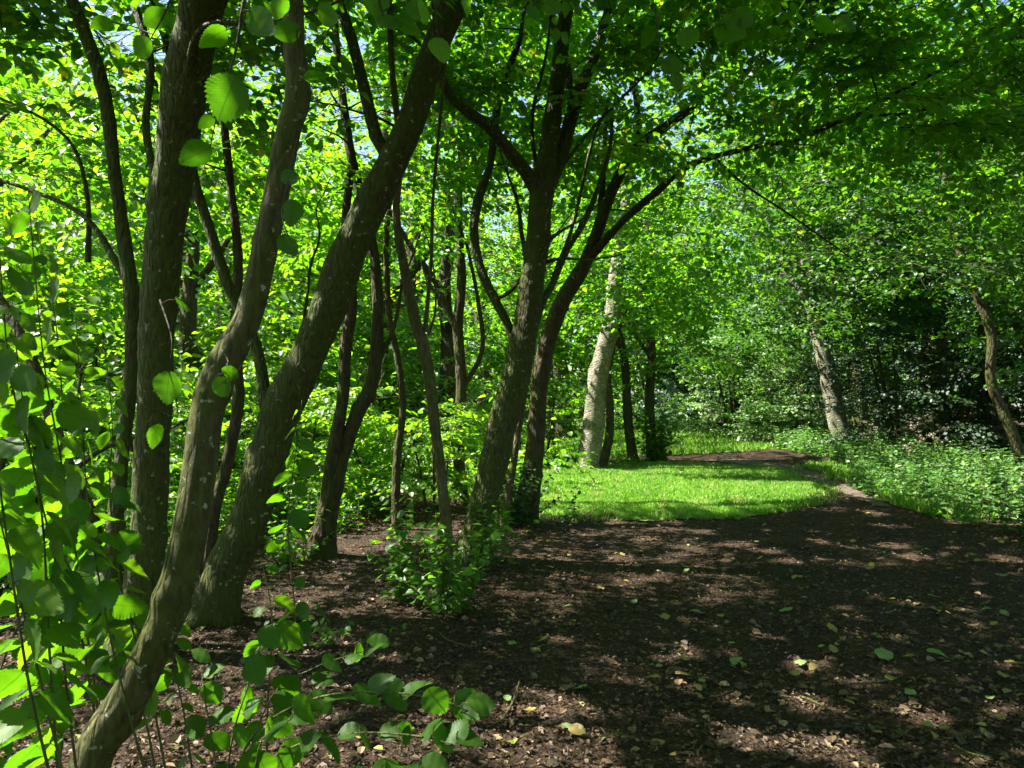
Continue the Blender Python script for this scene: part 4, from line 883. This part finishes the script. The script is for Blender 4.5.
# far screen of trees: copies of three sources
far_src = []
for q in range(2):
    far_src.append(wtree('distant_tree', 'distant tree in the solid green screen beyond the wood', 60 * (q * 2 - 1), 60, 11, (0, 0), .4, [((60 * (q * 2 - 1), 60, 7.5), (5, 5, 7.0), 400)], M_BARKR, group='distant trees beyond the wood', lmat=M_LEAF, bottom=lambda a, b: .6 + 0 * a, scale=1.6))
def copy_tree(o, parent=None):
    c = o.copy(); COL.objects.link(c)
    if parent is not None: c.parent = parent
    for ch in list(o.children): copy_tree(ch, c)
    return c
for k in range(15):
    a = math.radians(-58 + k * 8.2); R_ = 50 + rng.uniform(-4, 5); s = far_src[k % 2] if k > 1 else far_src[k]
    o = copy_tree(s) if k > 1 else s
    o.location = (R_ * math.sin(a), R_ * math.cos(a), 0); o.rotation_euler = (0, 0, rng.uniform(0, 6.28)); z = rng.uniform(.85, 1.15); o.scale = (z, z, z)

hs = bush('distant_shrub', 'distant shrub in the low green screen beyond the wood', 0, 44, 3.4, 7.5, 260, M_LEAF, 'distant shrubs below the wood', scale=1.2)
for k in range(22):
    a = math.radians(-54 + k * 5.2); R_ = 43 + rng.uniform(-3, 3); o = hs if k == 0 else copy_tree(hs)
    o.location = (R_ * math.sin(a), R_ * math.cos(a), 0); o.rotation_euler = (0, 0, rng.uniform(0, 6.28)); z = rng.uniform(.8, 1.2); o.scale = (z, z, z)
# trees behind the camera, closing the light from there
for (x, y, lab) in [(4.5, -3.5, 'tree behind the viewpoint on the path side'), (-3.5, -4.5, 'tree behind the viewpoint on the row side'), (9, 0.5, 'tree beside the viewpoint past the path'), (.5, -9, 'tree far behind the viewpoint')]:
    wtree('wood_tree', lab, x, y, 7, (0, 0), .2, [((x, y + 1.5, 5.4), (3.6, 3.4, 2.7), 260)], M_BARKR, group='trees behind the viewpoint', lmat=M_LEAF, bottom=lambda a, b: 2.9 + 0 * a, scale=.8)

# ------------------------------------------------------------------ undergrowth on the right of the path
def herb(mbL, mbS, x, y, h, leaf, P, D, N, S):
    b = np.array([x, y, float(hgt(x, y))]); lean = rng.normal(0, .12, 2); top = b + [lean[0] * h, lean[1] * h, h]
    mbS.tube(np.array([b, (b + top) / 2 + [rng.normal(0, .01), 0, 0], top]), [.004, .003, .0015], 3)
    k = max(3, int(h / .075)); a = rng.uniform(0, 6.28)
    for i in range(k):
        t = .15 + .85 * i / (k - 1) * .98; p = b + (top - b) * t; a += 1.57
        for q in (0, math.pi):
            sd = np.array([math.cos(a + q), math.sin(a + q), 0]); P.append(p + sd * .015); D.append(unit(sd + [0, 0, rng.uniform(-.45, .35)])); N.append(unit([rng.normal(0, .3), rng.normal(0, .3), 1])); S.append(leaf * rng.uniform(.7, 1.2) * (1.15 - .55 * t))
def edgex(y): return np.interp(y, [6, 8, 10, 12, 13, 15, 17, 20, 23, 26], [5.9, 5.6, 5.5, 5.5, 5.75, 6.5, 7.3, 8.2, 8.0, 8.6])
mbL, mbS = MB(), MB(); P, D, N, S = [], [], [], []
for k in range(4600):
    y = 7.5 + 19 * rng.uniform() ** 1.1; x = edgex(y) + rng.uniform(.15, 9.5) ** 1.0 + .25 * float(noise(np.array([[0, y, 0.]]), 2.2, 1)[0]); h = rng.uniform(.16, .6) * (1 + .5 * float(noise(np.array([[x, y, 0.]]), .9, 5)[0]))
    if x > .80 * y + 1: continue
    herb(mbL, mbS, x, y, h, (.10 if y < 14 else .12) * rng.uniform(.7, 1.35), P, D, N, S)
P, D, N, S = map(np.array, (P, D, N, S)); mbL.leaves(P, D, N, S, P_S, np.clip(rng.normal(.5, .25, len(P)) + .2 * noise(P, 1.2, 2), 0, .95))
M_HERB = leaf_mat('nettle_leaf', [(0, (0.05, 0.12, 0.03)), (.6, (0.09, 0.19, 0.05)), (1, (0.20, 0.28, 0.10))], [(0, (0.09, 0.3, 0.02)), (.6, (0.18, 0.45, 0.04)), (1, (0.4, 0.6, 0.1))], .35, .45)
ug = tag(link('undergrowth', mbL.mesh('undergrowth', M_HERB)), 'knee high bed of nettles and woodland herbs right of the path', 'undergrowth', kind='stuff')
st = link('stems', mbS.mesh('stems', M_STEM), ug); st['kind'] = 'stuff'
# low cover in the shade left of the far path and under trees
mbL, mbS = MB(), MB(); P, D, N, S = [], [], [], []
for k in range(1500):
    y = rng.uniform(17.6, 26); x = rng.uniform(-5, 3.2) if y < 20.5 else rng.uniform(-9, 1.0 if y > 21 else 2)
    herb(mbL, mbS, x, y, rng.uniform(.08, .28), .09, P, D, N, S)
for k in range(1700):
    y = rng.uniform(6.0, 17); x = (-1.7 if y > 8.5 else -2.6) - rng.uniform(0, 7) * (y / 12)
    herb(mbL, mbS, x, y, rng.uniform(.15, .75), .09, P, D, N, S)
P, D, N, S = map(np.array, (P, D, N, S)); mbL.leaves(P, D, N, S, P_S, np.clip(rng.normal(.55, .2, len(P)), 0, .95))
ug2 = tag(link('ground_cover', mbL.mesh('ground_cover', M_LEAF)), 'low leafy ground cover growing behind the trunks and the lawn', 'ground cover', kind='stuff')
st = link('stems', mbS.mesh('stems', M_STEM), ug2); st['kind'] = 'stuff'

# individual nettles at the bed's edge and tall dry umbels
def herb_proto(h, leaf, seed):
    mbL, mbS = MB(), MB(); P, D, N, S = [], [], [], []
    herb(mbL, mbS, 0, 0, h, leaf, P, D, N, S); P, D, N, S = map(np.array, (P, D, N, S)); P[:, 2] -= hgt(0, 0)
    mbL.leaves(P, D, N, S, P_M, np.clip(rng.normal(.5, .2, len(P)), 0, .95))
    return mbL.mesh('foliage', M_LEAFD, smooth=True), mbS.mesh('stem', M_STEM, (0, 0, float(hgt(0, 0))), smooth=True)
hp = [herb_proto(.55, .10, 0), herb_proto(.42, .10, 1), herb_proto(.65, .11, 2)]
for k in range(60):
    y = rng.uniform(8, 19); x = edgex(y) + rng.uniform(0, .55)
    r = empty('nettle', (x, y, float(hgt(x, y))), 'green nettle at the edge of the undergrowth bordering the path', 'nettle', 'nettles along the path edge'); r.rotation_euler = (0, 0, rng.uniform(0, 6.28)); s = rng.uniform(.6, 1.1); r.scale = (s, s, s)
    a, b = hp[k % 3]; link('foliage', a, r); link('stem', b, r)
def umbel():
    mbS, mbH, heads = MB(), MB(), []; mbS.tube(np.array([(0, 0, 0), (.02, 0, .5), (.0, .02, 1.0)]), [.006, .005, .003], 5, step=.1); P = []
    for k in range(7):
        a = k * .9; b = np.array([0, .01, .62 + .055 * k]); t = b + [math.cos(a) * .16, math.sin(a) * .16, .16]; mbS.tube(np.array([b, (b + t) / 2, t]), [.003, .0025, .002], 4)
        P = []
        for q in range(12):
            aa = rng.uniform(0, 6.28); e = t + [math.cos(aa) * .05, math.sin(aa) * .05, .045 + rng.normal(0, .006)]; mbS.tube(np.array([t, e]), [.001, .001], 3); P.append(e)
        P = np.array(P); P = np.repeat(P, 3, 0) + rng.normal(0, .006, (len(P) * 3, 3)); n = len(P); mbH = MB()
        mbH.leaves(P, unit(rng.normal(size=(n, 3))), unit(rng.normal(size=(n, 3))), rng.uniform(.012, .022, n), P_D, rng.uniform(0, 1, n)); heads.append(mbH.mesh('seed_head', M_BLOSSOM))
    return mbS.mesh('stem', M_STEM, smooth=True), heads
um = [umbel(), umbel()]
labs = ['pale dry cow parsley head standing left of the others over the nettles', 'dry cow parsley nearest the evergreen bush over the nettles', 'tall dry cow parsley with the broadest pale head', 'short dry cow parsley tilting right among the nettles', 'dry cow parsley in the sunniest part of the nettle bed', 'dry cow parsley farthest back in the nettle bed', 'single dry cow parsley close to the path bend']
for k, (px, Yd, s) in enumerate([(900, 15.5, .95), (922, 15, 1.05), (934, 14.6, 1.2), (942, 14, .9), (912, 13.2, .8), (868, 19, .9), (858, 16.5, .75)]):
    r = empty('cow_parsley', (X_(px, Yd), Yd, 0), labs[k], 'cow parsley', 'dry cow parsley over the nettles'); r.scale = (s, s, s); r.rotation_euler = (rng.normal(0, .1), rng.normal(0, .1), rng.uniform(0, 6))
    a, b = um[k % 2]; link('stem', a, r)
    for hd in b: link('seed_head', hd, r)

# ------------------------------------------------------------------ single fallen leaves and sticks
def leafmesh(pr, mat, warp):
    mb = MB(); v = pr[0].copy(); v[:, 2] += warp * noise(v, 6, 3) + warp; mb.leaves(np.zeros((1, 3)), np.array([[0., 1, 0]]), np.array([[0, 0, 1.]]), np.array([1.0]), (v, pr[1], pr[2]), np.array([rng.uniform(.3, .9)])); return mb.mesh('leaf', mat, smooth=True, uv=True)
gm = [leafmesh(P_H, M_FGREEN, .06), leafmesh(P_H2, M_FGREEN, .1)]; ym = [leafmesh(P_H, M_YELLOW, .1), leafmesh(P_H2, M_YELLOW, .14)]
def fallen(px, py, s, me, label, cat, group, name):
    g_ = gnd(px, py); o = link(name, me, None, (g_[0], g_[1], float(hgt(*g_)) + .03)); o.scale = (s, s, s); o.rotation_euler = (rng.normal(.1, .22), rng.normal(0, .22), rng.uniform(0, 6.28)); tag(o, label, cat, group)
GL, YL = 'single green leaves fallen on the mulch', 'single yellow leaves fallen on the mulch'
spec = [(690, 614, .085, 'fresh green leaf in the middle of the mulch, left one of two alike'), (792, 615, .09, 'fresh green leaf in the middle of the mulch, right one of two alike'), (738, 663, .085, 'pale green leaf lying left of the pair on the lower mulch'), (877, 665, .11, 'long pale green leaf lying flat right of centre on the lower mulch'), (927, 661, .12, 'broad grey green leaf farthest right on the lower mulch'), (928, 600, .09, 'green leaf lying right of the middle of the mulch'), (635, 606, .06, 'tiny green leaf left of the fresh green pair')]
for k, (px, py, s, lab) in enumerate(spec): fallen(px, py, s, gm[k % 2], lab, 'leaf', GL, 'fallen_leaf')
specy = [(1008, 673, .11, 'bright yellow leaf at the right picture edge'), (676, 680, .085, 'yellow leaf lying left of the centre of the lower mulch'), (660, 684, .07, 'yellow leaf tip touching its neighbour on the lower mulch'), (664, 618, .08, 'olive yellow leaf beside the fresh green one')]
for k, (px, py, s, lab) in enumerate(specy): fallen(px, py, s, ym[k % 2], lab, 'leaf', YL, 'fallen_leaf')
for k in range(130):
    Yd = 3.0 * (12 / 3.0) ** rng.uniform(); px = rng.uniform(480, 1030) ; py = 402 + CAMZ * F / Yd
    if py > 766 or (px < 830 and py < 520): continue
    yl = rng.uniform() < .6
    fallen(px, py, rng.uniform(.03, .08), (ym if yl else gm)[k % 2], ('small yellow leaf lying on the dark mulch of the path' if yl else 'small green leaf lying on the dark mulch of the path'), 'leaf', (YL if yl else GL) + ' of the path', 'fallen_leaf')
sticks = [((955, 752), (990, 766), 'pale stick at the bottom edge near the right corner'), ((800, 702), (838, 722), 'thin stick in the lower middle of the mulch'), ((500, 735), (520, 690), 'thin twig beside the low shrub tip'), ((740, 578), (770, 590), 'short dark stick in the middle of the mulch'), ((850, 690), (905, 684), 'long thin stick lying across the lower mulch'), ((440, 640), (470, 655), 'thin stick by the skirt of basal shoots'), ((610, 740), (660, 752), 'dark stick near the bottom middle')]
for (a, b, lab) in sticks:
    A, B2 = gnd(*a), gnd(*b); A3 = np.array([A[0], A[1], hgt(*A) + .03]); B3 = np.array([B2[0], B2[1], hgt(*B2) + .035]); mb = MB(); M3 = (A3 + B3) / 2 + rng.normal(0, .02, 3) * [1, 1, .3]
    mb.tube(np.array([A3, M3, B3]) - A3, [.006, .005, .003], 6, step=.04, rough=.3); tag(link('fallen_stick', mb.mesh('stick', M_BARKG, smooth=True), None, A3), lab, 'stick', 'sticks fallen on the mulch')
print('verts', sum(len(o.data.vertices) for o in COL.objects if o.type == 'MESH'), 'objs', len(COL.objects))
